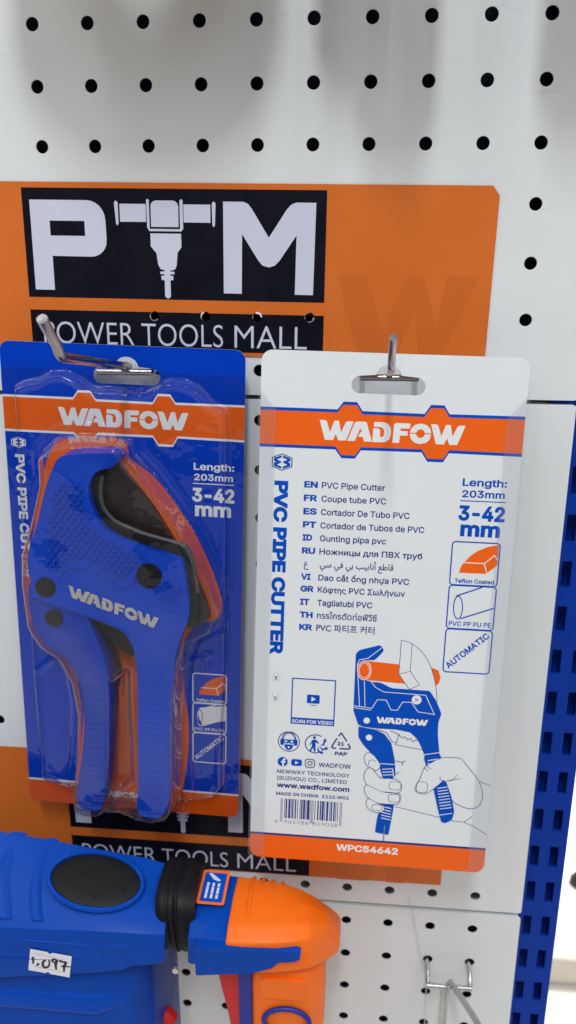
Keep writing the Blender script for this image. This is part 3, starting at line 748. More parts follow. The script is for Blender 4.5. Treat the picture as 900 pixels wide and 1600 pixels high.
# ------------------------------------------------------------------ right pack: white printed back, film towards the wall
packR = empty('blister_pack', None, 'white carded pack turned round to show its printed back and pipe drawing', 'blister pack', 'carded packs on the hooks', matrix=M_R)
mb = MB(); mb.prism([card_outline(), slot_outline(57.8, 10.3, 18.2, 16.7)], 0.0, 0.5, M['card_w'], side=M['card_edge'])
mb.build('card', packR)
mb = MB(); mb.lay = .02
mb.flat([BAND_T + BAND_B[::-1]], M['ink_blue'])
mb.flat([shift(BAND_T, 1.45) + shift(BAND_B, -1.45)[::-1]], M['ink_orange'])
mb.build('brand_band', packR, solid=False)
mb = MB(); mb.lay = .02
mb.flat([rect(0, 244.0, CW, 245.2)], M['ink_line'])
mb.flat([[(0, 245.2), (CW, 245.2)] + [(CW - 5 + 5 * math.cos(a), CH - 5 + 5 * math.sin(a)) for a in [math.pi / 2 * k / 6 for k in range(7)]] + [(5 - 5 * math.sin(a), CH - 5 + 5 * math.cos(a)) for a in [math.pi / 2 * k / 6 for k in range(7)]]], M['ink_orange'])
mb.build('bottom_band', packR, solid=False)
mb = MB(); mb.lay = .06
logo(mb, 27.4, 40.1, 66.2, 9.2, M['ink_white'])
mb.build('brand_lettering', packR, solid=False)
mb = MB(); mb.lay = .06
text(mb, 'WPC54642', 44.4, 251.4, 31.6, 3.75, M['ink_white'], bold=.034)
mb.build('model_number', packR, solid=False)
mb = MB(); mb.lay = .06
hexmark(mb, 10.7, 51.2, 9.6, 8.2, M['ink_line'], M['ink_blue'])
text(mb, 'PVC PIPE CUTTER', 7.4, 60.0, 86.4, 6.5, M['ink_blue'], bold=.045, xdir=(0, 1), updir=(1, 0))
mb.build('product_title', packR, solid=False)
mb = MB(); mb.lay = .06
ROWS = [('EN', 'PVC Pipe Cutter', 29.6, 59.0, 62.7), ('FR', 'Coupe tube PVC', 29.7, 59.8, 69.1), ('ES', 'Cortador De Tubo PVC', 29.7, 71.0, 75.5), ('PT', 'Cortador de Tubos de PVC', 29.7, 78.2, 81.9),
        ('ID', 'Gunting pipa pvc', 29.7, 60.8, 88.2), ('RU', 'Ножницы для ПВХ труб', 29.7, 78.2, 94.6), ('ﻉ', 'ﻲﺳ ﻲﻓ ﻲﺑ ﺐﻴﺑﺎﻧﺃ ﻊﻃﺎﻗ', 30.2, 65.0, 100.9), ('VI', 'Dao cắt ống nhựa PVC', 29.7, 72.8, 107.5),
        ('GR', 'Κόφτης PVC Σωλήνων', 29.7, 71.2, 113.5), ('IT', 'Tagliatubi PVC', 29.7, 56.0, 120.1), ('TH', 'กรรไกรตัดท่อพีวีซี', 29.7, 58.4, 126.6), ('KR', 'PVC 파티프 커터', 29.7, 57.8, 132.9)]
for code, name, u0, u1, v in ROWS:
    if code == 'ﻉ': text(mb, code, 22.6, v, 2.2, 3.0, M['ink_line'], kind='plain', bold=.01)
    else: text(mb, code, 21.4, v, {'ID': 4.6, 'VI': 4.6, 'IT': 4.4}.get(code, 6.3), 3.05, M['ink_blue'], bold=.036)
    pl = code in ('ﻉ', 'TH', 'KR')
    text(mb, name, u0, v, u1 - u0, 2.9 if not pl else 3.0, M['ink_line'] if not pl else M['ink_line'], kind='plain' if pl else 'sans', bold=.012 if not pl else .008)
mb.build('language_list', packR, solid=False)
mb = MB(); mb.lay = .06
size_text(mb, M['ink_blue'])
mb.build('size_lettering', packR, solid=False)
mb = MB(); mb.lay = .06
feature_panel(mb, 91.7, 85.2, 113.7, 150.2, M['ink_blue'], M['ink_orange'], M['ink_white'], w=.6)
mb.build('feature_panel', packR, solid=False)
# scan frame: only its border, play sign and caption
mb = MB(); mb.lay = .06
mb.flat([rect(18.8, 158, 40.5, 182.5), rect(19.4, 158.6, 39.9, 179.0)], M['ink_blue'])
text(mb, 'SCAN FOR VIDEO', 19.4, 181.9, 20.4, 1.9, M['ink_white'], bold=.022)
mb.flat([rrect(26.5, 166.4, 32.8, 171.0, .6, 3)], M['ink_blue'])
mb.flat([[(28.7, 167.4), (30.9, 168.7), (28.7, 170.0)]], M['ink_white'])
mb.flat([rect(28, 171.8, 31.4, 172.1)], M['ink_blue'])
mb.build('scan_frame', packR, solid=False)
mb = MB(); mb.lay = .06
B, LN, WH = M['ink_blue'], M['ink_line'], M['ink_white']
# head with ear muffs, goggles and mask
mb.stroke(circ(18.3, 192.3, 5.3, 36), .45, LN, True)
mb.stroke(circ(18.3, 190.9, 3.3, 18, 3.6, math.pi, 2 * math.pi), .5, LN); mb.stroke(circ(18.3, 190.9, 2.6, 18, 2.9, math.pi, 2 * math.pi), .3, LN)
mb.flat([rrect(14.0, 190.8, 15.8, 194.4, .8, 3)], B); mb.flat([rrect(20.8, 190.8, 22.6, 194.4, .8, 3)], B)
mb.flat([[(15.6, 191.2), (21.0, 191.2), (20.8, 193.2), (18.9, 193.4), (18.3, 192.9), (17.7, 193.4), (15.8, 193.2)]], B)
mb.flat([rrect(16.2, 191.8, 17.5, 192.7, .3, 2)], WH); mb.flat([rrect(19.1, 191.8, 20.4, 192.7, .3, 2)], WH)
mb.flat([[(15.9, 194.0), (18.3, 193.8), (20.7, 194.0), (20.1, 195.8), (18.9, 196.9), (17.7, 196.9), (16.5, 195.8)]], B)
mb.flat([circ(18.3, 195.4, .55, 10)], WH)
# sorting figure with arrows
mb.stroke(circ(31.6, 192.6, 5.1, 30, 4.9, 1.2, 5.3), .5, LN)
mb.flat([circ(31.0, 189.2, .75, 12)], B)
mb.flat([[(30.2, 190.3), (31.8, 190.3), (33.4, 192.0), (33.1, 192.5), (31.6, 191.7), (31.7, 193.6), (31.8, 196.8), (31.0, 196.8), (30.5, 194.6), (29.5, 196.7), (28.8, 196.5), (29.9, 193.8), (29.8, 192), (29.0, 193.4), (28.6, 193.2)]], B)
mb.flat([[(33.6, 193.4), (35.2, 192.6), (35.8, 190.6), (35.2, 190.6), (36.6, 189.2), (37.2, 191.0), (36.6, 191.0), (36.0, 193.2)]], B)
mb.flat([[(33.4, 193.8), (35.6, 195.0), (36.6, 194.4), (36.4, 193.9), (38.0, 194.2), (37.4, 195.8), (37.0, 195.3), (35.2, 196.0)]], B)
mb.flat([[(33.0, 194.0), (33.6, 196.2), (34.6, 196.6), (34.6, 196.0), (35.9, 197.2), (34.4, 198.2), (34.4, 197.6), (33.0, 197.0), (32.6, 195.6)]], B)
# triangle 21 PAP
for p in ([(42.9, 187.6), (44.3, 185.9), (47.2, 190.2)], [(47.9, 191.4), (49.0, 193.6), (48.2, 194.3), (43.6, 194.3)], [(42.0, 194.3), (40.2, 194.2), (39.8, 193.4), (42.2, 188.8)]):
    mb.stroke(p, .7, LN)
text(mb, '21', 42.6, 192.6, 3.2, 1.9, LN, bold=.03); text(mb, 'PAP', 41.5, 198.0, 6.2, 1.9, LN, bold=.03)
# social marks
mb.flat([circ(15.5, 203.5, 2.55, 26)], B)
mb.flat([[(15.3, 206.0), (15.3, 204.0), (14.6, 204.0), (14.6, 203.2), (15.3, 203.2), (15.3, 202.6), (15.9, 201.7), (17.1, 201.6), (17.1, 202.4), (16.4, 202.5), (16.2, 203.2), (17.1, 203.2), (17.0, 204.0), (16.2, 204.0), (16.2, 206.0)]], WH)
mb.flat([rrect(19.8, 201.7, 25.2, 205.3, 1.0, 4)], B); mb.flat([[(21.8, 202.6), (23.6, 203.5), (21.8, 204.4)]], WH)
mb.stroke(rrect(26.9, 201.2, 31.6, 205.7, 1.3, 5), .4, LN, True); mb.stroke(circ(29.25, 203.45, 1.1, 18), .4, LN, True); mb.flat([circ(30.6, 202.2, .22, 8)], LN)
text(mb, 'WADFOW', 33.6, 205.0, 16.2, 2.3, LN, bold=.008)
mb.build('printed_symbols', packR, solid=False)
mb = MB(); mb.lay = .06
text(mb, 'NEWWAY TECHNOLOGY', 12.8, 210.0, 36.7, 2.1, LN, bold=.012)
text(mb, '(SUZHOU) CO., LIMITED', 12.9, 213.6, 35.4, 2.1, LN, bold=.012)
text(mb, 'www.wadfow.com', 12.9, 217.9, 36.8, 2.75, LN, bold=.03)
text(mb, 'MADE IN CHINA  1122.W01', 12.7, 222.2, 37.0, 1.75, LN, bold=.02)
mb.build('maker_text', packR, solid=False)
# bar code 6 941786 819018
mb = MB(); mb.lay = .06
LC = ['0001101', '0011001', '0010011', '0111101', '0100011', '0110001', '0101111', '0111011', '0110111', '0001011']
code = '6941786819018'; par = {'6': 'LGGGLL'}[code[0]]
def enc(d, t):
    l = LC[int(d)]; r = ''.join('1' if c == '0' else '0' for c in l)
    return l if t == 'L' else r if t == 'R' else r[::-1]
bits = '101' + ''.join(enc(d, t) for d, t in zip(code[1:7], par)) + '01010' + ''.join(enc(d, 'R') for d in code[7:]) + '101'
x0, x1 = 15.2, 46.4; bw = (x1 - x0) / len(bits); i = 0; bars = {0: [], 1: []}
while i < len(bits):
    if bits[i] == '1':
        j = i
        while j < len(bits) and bits[j] == '1': j += 1
        guard = i < 3 or i > len(bits) - 4 or 44 < i < 51
        bars[guard].append(rect(x0 + i * bw, 224.0, x0 + j * bw, 237.2 if guard else 235.0)); i = j
    else: i += 1
mb.flat(bars[0], LN); mb.flat(bars[1], M['ink_grey'])
for t, a, b in (('6', 12.6, 13.9), ('941786', 17.2, 29.6), ('819018', 31.8, 44.6)): text(mb, t, a, 238.0, b - a, 1.9, M['ink_grey'])
mb.build('bar_code', packR, solid=False)
# drawing of the cutter in two hands
mb = MB(); mb.lay = .06
lw = .28
OR = M['ink_orange']
for p, c in (([(70.8, 190.2), (85.1, 192.2)], 0), ([(72.8, 224.2), (96.2, 228.6)], 0), ([(113.8, 207.2), (119.6, 209.3)], 0), ([(101.4, 230.0), (107.8, 230.2), (111.7, 226.8)], 0), ([(107.8, 230.2), (113.5, 232.6), (119.7, 236.5)], 0)):
    mb.stroke(p, lw, LN)
mb.flat([[(53.5, 146.9), (87.1, 148.8), (89.6, 149.8), (90.8, 153.4), (90.2, 156.4), (88.6, 158.2), (54.1, 156.9)]], OR)
mb.flat([spline([(70.9, 135.4), (76.1, 136.9), (81.8, 141.7), (85.7, 148.1), (88.5, 156.6), (90.1, 166.2)], 4, False) + [(84, 170), (76.3, 160.5), (70.7, 152.9)]], M['card_w'])
mb.stroke(spline([(90.1, 166.2), (88.5, 156.6), (85.7, 148.1), (81.8, 141.7), (76.1, 136.9), (70.9, 135.4)], 5, False) + [(70.7, 152.9), (76.3, 160.5), (81.0, 157.9), (76.1, 151.0), (70.7, 152.9)], lw, LN)
mb.stroke([(76.1, 151.0), (76.1, 136.9)], lw, LN)
mb.flat([roundc([(49.4, 143.6), (51, 141.6), (61.0, 138.4), (63.0, 141), (60.6, 144.2), (58.6, 146.4), (55, 146.6), (52, 148.4), (51.6, 153), (53.2, 156.6), (58.0, 157.8), (62, 157.8), (67.7, 160.4), (86.1, 160.6), (89.4, 165.2), (92.6, 172.2), (91.4, 177), (91.6, 183.5), (93.4, 195.6), (94.1, 200), (88.0, 202.6), (85.1, 193.2), (82.0, 186.8), (78.1, 183.2), (70.8, 182.1), (61.3, 182.2), (52.6, 181.6), (49.6, 173.4)], 1.0, 3)], B)
mb.flat([circ(53.9, 152.0, 3.5, 24, 5.1)], WH); mb.flat([circ(53.9, 152.0, 3.1, 24, 4.7)], OR)
mb.stroke(circ(53.9, 152.0, 2.5, 24, 3.9), .3, WH, True)
for p in ([(61.7, 139.8), (55.3, 145.6), (51.4, 146.6), (50.4, 149.0), (52.5, 171.0)], [(54.2, 157.6), (55.2, 171.0)], [(49.6, 170.8), (58.6, 171.6), (61, 166.9), (65.4, 166.8), (68.0, 171.9), (71.1, 171.8), (73.4, 167.3), (77.7, 167.2), (81.2, 172.0), (89.2, 172.8), (84.3, 163.0), (64, 162.6), (60, 160.6), (57.6, 157.9)],
          [(51.6, 180.4), (55, 182.2), (61, 183.4)], [(49.8, 171.8), (58.2, 172.6)]):
    mb.stroke(p, .34, WH)
for x, y, r in ((56.4, 178.3, 1.6), (58.0, 187.3, 1.6), (80.1, 165.7, 2.4)): pass
mb.flat([roundc([(52.4, 181.7), (61, 182.8), (65.5, 184.9), (69.2, 189.6), (71.3, 198.2), (72.3, 207.2), (70.9, 209.2), (65.9, 208.8), (63.4, 200.8), (59.7, 196.0), (55.0, 191.0), (52.8, 187.5)], .8, 3)], B)
mb.flat([circ(56.4, 178.3, 1.6, 18)], WH); mb.flat([circ(58.0, 187.3, 1.6, 18)], WH); mb.flat([circ(80.1, 165.7, 2.4, 24)], WH)
mb.stroke([(79.2, 164.9), (81.0, 166.5)], .3, LN); mb.stroke([(79.3, 166.6), (80.9, 164.8)], .3, LN)
logo(mb, 61.2, 179.2, 25.2, 3.3, WH)
mb.stroke([(61.4, 182.6), (66.4, 184.0), (69.4, 188.6), (71.6, 189.4), (72.6, 184.6), (68.6, 183.0)], lw, LN)
mb.stroke(spline([(72.6, 184.6), (74.2, 186.4), (75.6, 185.6), (77, 187.2), (78.4, 186.4), (79.8, 188), (81.2, 187), (82.6, 187.4)], 3, False), lw, LN)
for p in ([(63.4, 201.0), (71.4, 201.0)], [(65.4, 204.0), (70.6, 203.4), (71.6, 208.6)], [(65.6, 205.6), (70.8, 205.0)], [(65.8, 207.2), (71.0, 206.6)]):
    mb.stroke(p, .4, WH)
# lower part of the left handle, then fingers
mb.flat([roundc([(66.4, 221.6), (72.4, 221.6), (72.2, 226), (70.6, 240.4), (63.7, 239.4), (64.3, 231.6)], .8, 3)], B)
for k in range(5): mb.stroke([(66.4, 224.6 + 1.6 * k), (71.2, 225.4 + 1.6 * k)], .45, WH)
mb.stroke([(68.4, 235), (68.2, 243.8)], .5, M['ink_grey'])
CWM = M['card_w']
def finger(pts, n=4):
    q = spline(pts, n); mb.flat([q], CWM); mb.stroke(q, lw, LN, True)
finger([(63.2, 199.6), (60.2, 196.2), (57.6, 195.6), (56.2, 198.2), (57.4, 202.2), (60.4, 204.6), (63.0, 204.6), (64.4, 202.4)])
mb.stroke(spline([(62.2, 200.4), (60.4, 199.2), (58.6, 200.2), (59.0, 203.0), (61.2, 204.2)], 3, False), lw, LN)
finger([(64.6, 208.8), (60, 203.8), (57.2, 205.6), (56.8, 210), (59.4, 214.4), (64, 216.2), (70, 216.4), (74.6, 216.2), (75.6, 212.6), (73.6, 209.6), (69, 208.8)])
mb.stroke(rrect(69.4, 210.4, 75.2, 214.8, 1.4, 4), lw, LN, True)
finger([(58.4, 213.2), (57.2, 216.4), (59.2, 220), (63.6, 222.6), (69.6, 223), (74.4, 222.4), (75.4, 219.4), (74.4, 217), (66, 216.4)])
mb.stroke(rrect(69.4, 217.4, 75.0, 221.6, 1.4, 4), lw, LN, True)
finger([(59.6, 220.8), (58.4, 223.4), (60.2, 226.8), (64, 228.2), (67.2, 227.2), (67.4, 224.4), (64.6, 223.2)])
mb.stroke(rrect(61.4, 223.8, 66.6, 227.0, 1.3, 4), lw, LN, True)
for p in ([(71.6, 199.0), (75.4, 199.4), (75.2, 201.4)], [(75.4, 199.4), (76.6, 198.4)], [(72.6, 206.2), (74, 205.0)], [(65.4, 208.2), (64.4, 208.8)]): mb.stroke(p, lw, LN)
# right handle and the hand round it
mb.flat([roundc([(85.4, 196.0), (93.2, 193.6), (96, 200), (98.6, 208), (100.6, 216.4), (102.6, 224.8), (101.8, 229.3), (98.6, 231.4), (96.6, 231), (94.4, 224), (91.2, 212), (88, 203)], 1.0, 3)], B)
mb.stroke([(85.4, 194.6), (93.4, 192.8)], .4, WH)
for k in range(3): mb.stroke([(87.6, 197.6 + 1.7 * k), (93.6, 196.2 + 1.7 * k)], .45, WH)
hand = [(93.6, 196.0), (98.4, 195.2), (103.4, 195.4), (106.6, 198.6), (110.6, 203.4), (114.2, 208.6), (115.8, 215.0), (114.4, 220.4), (110.2, 222.4), (105.3, 221.1), (101.6, 219.0), (98.4, 213.6), (96.6, 208.0), (93.6, 210.6), (91.0, 213.2), (87.3, 215.8), (83.6, 215.4), (82.4, 212.8), (84.4, 208.0), (85.6, 203.6), (87.4, 200.2)]
finger(hand, 3)
mb.stroke(rrect(83.0, 209.4, 88.4, 215.2, 1.6, 4), lw, LN, True)
for p in ([(94.2, 207.6), (97.6, 208.2), (101.2, 206.6), (102.4, 204.4)], [(97.6, 208.2), (104.4, 206.2)], [(94.2, 205.6), (94.4, 207.6)], [(85.8, 201.4), (88.4, 203.2)], [(86.8, 200.2), (89.6, 202.2)]): mb.stroke(p, lw, LN)
mb.flat([roundc([(91.6, 212.6), (97.4, 208.2), (100.6, 216.4), (102.5, 224.8), (101.7, 229.1), (98.6, 231.2), (96.6, 230.8), (94.4, 224)], 1.0, 3)], B)
for k in range(8): mb.stroke([(93.4 + .28 * k, 212.4 + 1.6 * k), (98.2 + .42 * k, 211.2 + 1.6 * k)], .42, WH)
mb.stroke([(95.6, 227.0), (101.6, 225.6)], .4, WH)
mb.build('pipe_cutting_drawing', packR, solid=False)
blister(packR, 1, mirror=True)
# the film's edges folded round to the printed side
mb = MB()
for s, a, b in ((0, -1.0, 7.2), (1, 111.6, 121.4)):
    cs = [[(a, 15.5), (a + .2, 17.5), (b, 26.5), (b, CH - 1), (a, CH - 1)]] if s == 0 else [[(b - 1.2, 7), (b, 12), (b, CH - 1), (a, CH - 1), (a, 27.5), (b - 1, 16.5)]]
    V, F = fill2d(cs); mb.raw([(p[0], -0.55, -p[1]) for p in V], F, M['clear2'])
o = mb.build('folded_edge', packR, solid=False)
for v in (157.8, 168.6):
    mb = MB(); mb.tube([(10.9, -.55, -v + 1.3), (10.9, -1.2, -v + .7), (10.9, -1.3, -v), (10.9, -.55, -v - 1.2)], .45, M['steel'], 8); mb.build('staple', packR, smooth=60)

# ================================================================== POWER TOOL
dr = empty('rotary_hammer', (0.03, -0.05, -0.5), 'blue and orange power tool with price sticker below the blue pack', 'power tool')
OR0 = (30, -50, -500)
def section(x0, pts):  return pts
# motor body: rounded-facet profile lofted along its length; each section (x,y,z) runs round the profile
def body_sec(tb, cr, fl, fb):
    (x1, y1, z1), (x2, y2, z2), (x3, y3, z3), (x4, y4, z4) = tb, cr, fl, fb
    return [(x1, -22, z1 - 32), (x1, -36, z1 - 16), (x1, y1, z1), (x2 * .5 + x1 * .5, (y1 + y2) / 2, (z1 + z2) / 2 + 1.2), (x2, y2, z2), (x3, y3, z3), (x4, y4 - .3, (z3 + z4) / 2), (x4, y4, z4), (x4 - 1, y4 + 9, z4 - 4), (x1, -45, z4 - 5), (x1, -22, z4)]
s0 = body_sec((-92, -50, -384), (-82, -84, -413.2), (-81, -88.5, -417), (-82, -89.5, -453))
s1 = body_sec((-33.1, -50, -390.6), (-22, -84, -412.2), (-21, -88.5, -415.7), (-22, -89.5, -446.2))
s2 = body_sec((-10.6, -50, -393.4), (-1, -84, -411.1), (0, -88.5, -414.9), (0, -89.5, -442.8))
s3 = body_sec((17.0, -50, -397.4), (25, -84, -410.3), (26, -88.5, -413.7), (26, -89.5, -438.5))
s3b = body_sec((33, -50, -399.6), (39, -83.2, -411.0), (40, -87.5, -414.4), (39, -88.5, -436.8))
s3c = body_sec((36, -50, -400.0), (43, -82.8, -411.2), (44, -87.2, -414.6), (45, -88.2, -433.6))
s4 = body_sec((46.2, -50, -401.6), (53, -82, -411.8), (54, -86.5, -415.2), (54, -87.5, -433.0))
s5 = body_sec((56.0, -51, -403.6), (61.0, -80, -413.4), (61.4, -84.5, -416.6), (61.2, -85.5, -432.0))
mb = MB(); mb.loft([s0, s1, s2, s3, s3b, s3c, s4, s5], M['d_blue'])
bd = mb.build('motor_housing', dr, origin=OR0, bevel=1.6, bseg=3, bang=16, smooth=40)
# vent face frame: local axes on the sloping top face
def face_frame(c, ex, ey):
    ex = Vector(ex).normalized(); ey = Vector(ey); ey = (ey - ex * ey.dot(ex)).normalized(); n = ex.cross(ey)
    if n.z < 0: n = -n
    return Vector(c), ex, ey, n
VC, EX, EY, NN = face_frame((22.4, -68.0, -402.0), (63.6, 0, -11.2 + 3.0), (9.0, -33.5, -13.6))
def on_face(a, b, h): q = VC + EX * a + EY * b + NN * h; return (q.x, q.y, q.z)
n = 40
ell = lambda rx, ry: [(rx * math.cos(2 * math.pi * k / n), ry * math.sin(2 * math.pi * k / n)) for k in range(n)]
mb = MB()
rings = [(25.5, 16.0, .4), (24.9, 15.4, 2.0), (24.0, 14.6, 2.4), (23.2, 13.9, 1.9), (22.9, 13.6, .6)]
mb.loft([[on_face(a, b, h) for a, b in ell(rx, ry)] for rx, ry, h in rings], M['d_blue2'], caps=False)
mb.build('vent_rim', dr, origin=OR0, smooth=60)
mb = MB()
mb.loft([[on_face(a, b, h) for a, b in ell(rx, ry)] for rx, ry, h in ((23.0, 13.7, .6), (21, 12.4, 1.2), (14, 8, 1.7), (.3, .2, 1.9))], M['rubber'])
for a, b in ((-14, 1), (10, -4), (2, 8), (-7, -3), (-3, -8), (15, 2)):
    c = on_face(a, b, 1.4); mb.tube([on_face(a, b, .8), on_face(a, b, 2.1)], 1.3, M['black'], 10)
vt = mb.build('vent_cover', dr, origin=OR0, smooth=40)
# raised ribs wrapping the housing left of the vent
for xo, wd, hg in ((-13, 9, 2.0), (-31, 12, 1.6), (-52, 14, 1.4)):
    mb = MB(); secs = []
    for t in [k / 7 for k in range(8)]:
        y = -48 - t * 38; z0 = -391.2 - .14 * (xo + 33) * (1 - t) - 20.6 * t + 1.1 * math.sin(math.pi * t); xs = xo + 6 * (1 - t) ** 2 + 7 * t ** 3 + 4 * t
        ww = wd * (.75 + .25 * math.sin(math.pi * t))
        secs.append([(xs - ww / 2 + ww * q, y - .37 * hg * math.sin(math.pi * q) * .9, z0 - .03 * ww * (q - .5) + hg * math.sin(math.pi * q) * (.35 + .65 * math.sin(math.pi * (.1 + .8 * t))) - .6) for q in [j / 8 for j in range(9)]])
    nq = 9; V = [p for sc_ in secs for p in sc_]
    mb.raw(V, [(i * nq + j, i * nq + j + 1, (i + 1) * nq + j + 1, (i + 1) * nq + j) for i in range(7) for j in range(8)], M['d_blue'])
    mb.build('housing_rib', dr, origin=OR0, smooth=70, solid=False)
# moulded step line; its lighter blue paints in the lit front facet
mb = MB(); mb.tube([(-8, -89.0, -421.6), (20, -89.0, -421.8), (42, -87.8, -421.6)], .7, M['d_blue2'], 8); mb.build('moulded_line', dr, origin=OR0, smooth=60)
# gearbox under the body
mb = MB()
def low_sec(x, zt, zb, yf): return [(x, -28, zt), (x, yf + 12, zt), (x, yf + 2, zt - 9), (x, yf, zt - 18), (x, yf + 1, zb), (x, -28, zb)]
mb.loft([low_sec(-95, -440, -540, -84), low_sec(20, -432, -540, -84), low_sec(42, -430, -540, -81), low_sec(50, -432, -540, -72), low_sec(53, -436, -540, -58)], M['d_blue'])
mb.build('gear_housing', dr, origin=OR0, bevel=2.2, bseg=3, bang=14, smooth=45)
mb = MB(); mb.loft([[(x, y + 0, z) for y, z in ((-80.5, -455), (-85.6, -461), (-86.6, -470), (-80, -474))] for x in (-95, 0, 24)] + [[(40, y + 4, z + 1) for y, z in ((-80.5, -456), (-84, -461), (-84.6, -468), (-80, -470))]], M['d_blue2'])  # band in lighter blue, painting in the highlight along the gear housing
mb.build('highlight_band', dr, origin=OR0, bevel=1.5, bseg=3, bang=20, smooth=45)
# price sticker on the front
def quad_mesh(name, q, y_out, mt, parent, holes=True): pass
T0, T1, T2 = Vector((-5.6, -90.2, -425.8)), Vector((15.4, -90.2, -428.5)), Vector((-7.9, -90.2, -439.4))
tx, ty = (T1 - T0) / 21.0, (T2 - T0) / 13.4
def tagp(a, b, y=0.0): q = T0 + tx * a + ty * b; return (q.x, q.y - y, q.z)
def tag_flat(mb, cs, mt, y):
    V, F = fill2d(cs, 'nonzero'); mb.raw([tagp(p[0], p[1], y) for p in V], F, mt)
def notch(cx, y, s): return [(cx + s * 1.0 * math.cos(a), y + s * 1.0 * math.sin(a)) for a in [math.pi - math.pi * k / 6 for k in range(7)]]
mb = MB()
tag_flat(mb, [[(0, 0)] + [(10 - 1.0 * math.cos(a), .9 * math.sin(a)) for a in [math.pi * k / 6 for k in range(7)]] + [(21, 0), (21, 13.4)] + [(10 + 1.0 * math.cos(a), 13.4 - .9 * math.sin(a)) for a in [math.pi * k / 6 for k in range(7)]] + [(0, 13.4)]], M['label'], .0)
st = mb.build('price_sticker', dr, origin=OR0, solid=False)
mb = MB()
def pen(pts, w, y, mt='pen', n=4):
    p = np.asarray(spline(pts, n, False)); d = np.gradient(p, axis=0); d /= np.maximum(np.hypot(d[:, 0], d[:, 1]), 1e-9)[:, None]
    nn = np.stack([-d[:, 1], d[:, 0]], 1); ww = w * (0.8 + .2 * np.sin(np.linspace(0, 5, len(p))))[:, None] / 2
    a, b = p + nn * ww, p - nn * ww; k = len(p)
    mb.raw([tagp(q[0], q[1], y) for q in a] + [tagp(q[0], q[1], y) for q in b], [(i, i + 1, k + i + 1, k + i) for i in range(k - 1)], M[mt])
pen([(2.4, 2.4), (10, 2.6), (17.8, 2.8)], .22, .03, 'ink_grey'); pen([(2.4, 10.4), (10, 10.6), (18.6, 10.8)], .22, .03, 'ink_grey')
pen([(1.6, 4.6), (2.0, 6.6), (2.1, 9.0)], 1.35, .05); pen([(4.8, 7.9), (4.6, 8.8), (3.9, 9.7)], 1.3, .05)
pen([(8.2, 5.0), (7.0, 6.8), (7.2, 9.2), (8.6, 9.8), (10.0, 8.6), (10.2, 6.2), (9.6, 4.6)], 1.35, .05)
pen([(14.4, 4.2), (12.4, 3.8), (11.4, 4.8), (12.2, 5.6), (14.2, 5.0)], 1.3, .05); pen([(13.8, 4.4), (13.4, 7.0), (14.0, 10.0)], 1.6, .055)
pen([(14.8, 4.0), (16.6, 4.4), (18.6, 4.0)], 1.3, .06); pen([(18.6, 4.0), (17.8, 7.2), (18.0, 10.4)], 1.5, .065); pen([(16.2, 7.2), (18.6, 6.9), (21.0, 6.6)], 1.0, .07)
mb.build('handwritten_price', st, origin=(0, 0, 0), solid=False)
for v in st.children[0].data.vertices: v.co -= Vector(OR0) * .001
# black bellows between body and handle
mb = MB()
def ring(x, s, dx=0.0):
    cy, cz, ry, rz = -60, -419.5, 21 * s, 19.5 * s
    return [(x + dx + .02 * (q := 0) - .10 * (rz * math.sin(a)) , cy + ry * math.copysign(abs(math.cos(a)) ** .7, math.cos(a)), cz + rz * math.copysign(abs(math.sin(a)) ** .7, math.sin(a))) for a in [2 * math.pi * k / 28 for k in range(28)]]
xs = [(56, .9), (57.6, .96), (59, .98), (60.4, .985), (61.2, .95), (62.2, .95), (63, 1.0), (65, 1.0), (65.8, .95), (66.8, .95), (67.6, .99), (70, .985), (72.5, .95), (76, .9)]
mb.loft([ring(x, s) for x, s in xs], M['rubber'])
mb.build('rubber_bellows', dr, origin=OR0, smooth=50)
# rear housing: blue collar part then the orange shell
def shell_sec(x, zt, yt, zc, yc, zf, yf, zb, yb): return [(x, -24, zt - 28), (x, -38, zt - 13), (x, yt, zt), (x, (yt + yc) / 2, (zt + zc) / 2 + 1.8), (x, yc, zc), (x, yf, zf), (x, yb, zb + 3), (x, yb + 3, zb), (x, -45, min(zb - 2, zt - 24)), (x, -24, min(zb, zt - 36))]
mb = MB()
mb.loft([shell_sec(72.6, -408.4, -50, -412.0, -78, -417.5, -85, -434.6, -86), shell_sec(82, -408.6, -50, -411.8, -80, -415, -87.5, -433.0, -88.5), shell_sec(96, -409.4, -50, -411.0, -81.5, -412.4, -89.4, -431.2, -90.4)], M['d_blue'])
mb.build('rear_collar', dr, origin=OR0, bevel=1.2, bseg=3, bang=12, smooth=45)
mb = MB()
mb.loft([shell_sec(92.6, -408.6, -50.5, -408.6, -83, -412.0, -90.8, -431.6, -91.8), shell_sec(100, -409.0, -51, -407.8, -83.6, -411.4, -91.2, -431, -92.2), shell_sec(116.5, -411.4, -50, -406.4, -83, -410.4, -90.6, -430, -91.8), shell_sec(126, -414.8, -50, -407.6, -80.5, -410.2, -88.6, -429.6, -90.4), shell_sec(133, -418.6, -50, -409.4, -77, -411.4, -85, -429.8, -88), shell_sec(140.6, -422.6, -54, -415.8, -70.5, -417.4, -77.6, -432, -80.6), shell_sec(145.2, -427.0, -59, -424.0, -67, -425.4, -72, -434.4, -74), shell_sec(147.0, -429.6, -62, -428.4, -65, -429.2, -69.4, -435.4, -70)], M['d_orange'])
mb.build('orange_shell', dr, origin=OR0, bevel=1.2, bseg=3, bang=14, smooth=60)
# blue inlay wrapped round the front of the orange shell
mb = MB()
mb.prism([roundc([(78, 413.4), (94.6, 413.4), (127.0, 413.0), (129.2, 414.6), (128.6, 417.0), (126.2, 418.6), (118.4, 419.6), (115.4, 423.4), (105.8, 427.4), (78, 431.5)], 1.2, 3)], -92.9, -88, M['d_blue'])
mb.build('blue_inlay', dr, origin=OR0, bevel=.8, bseg=2)
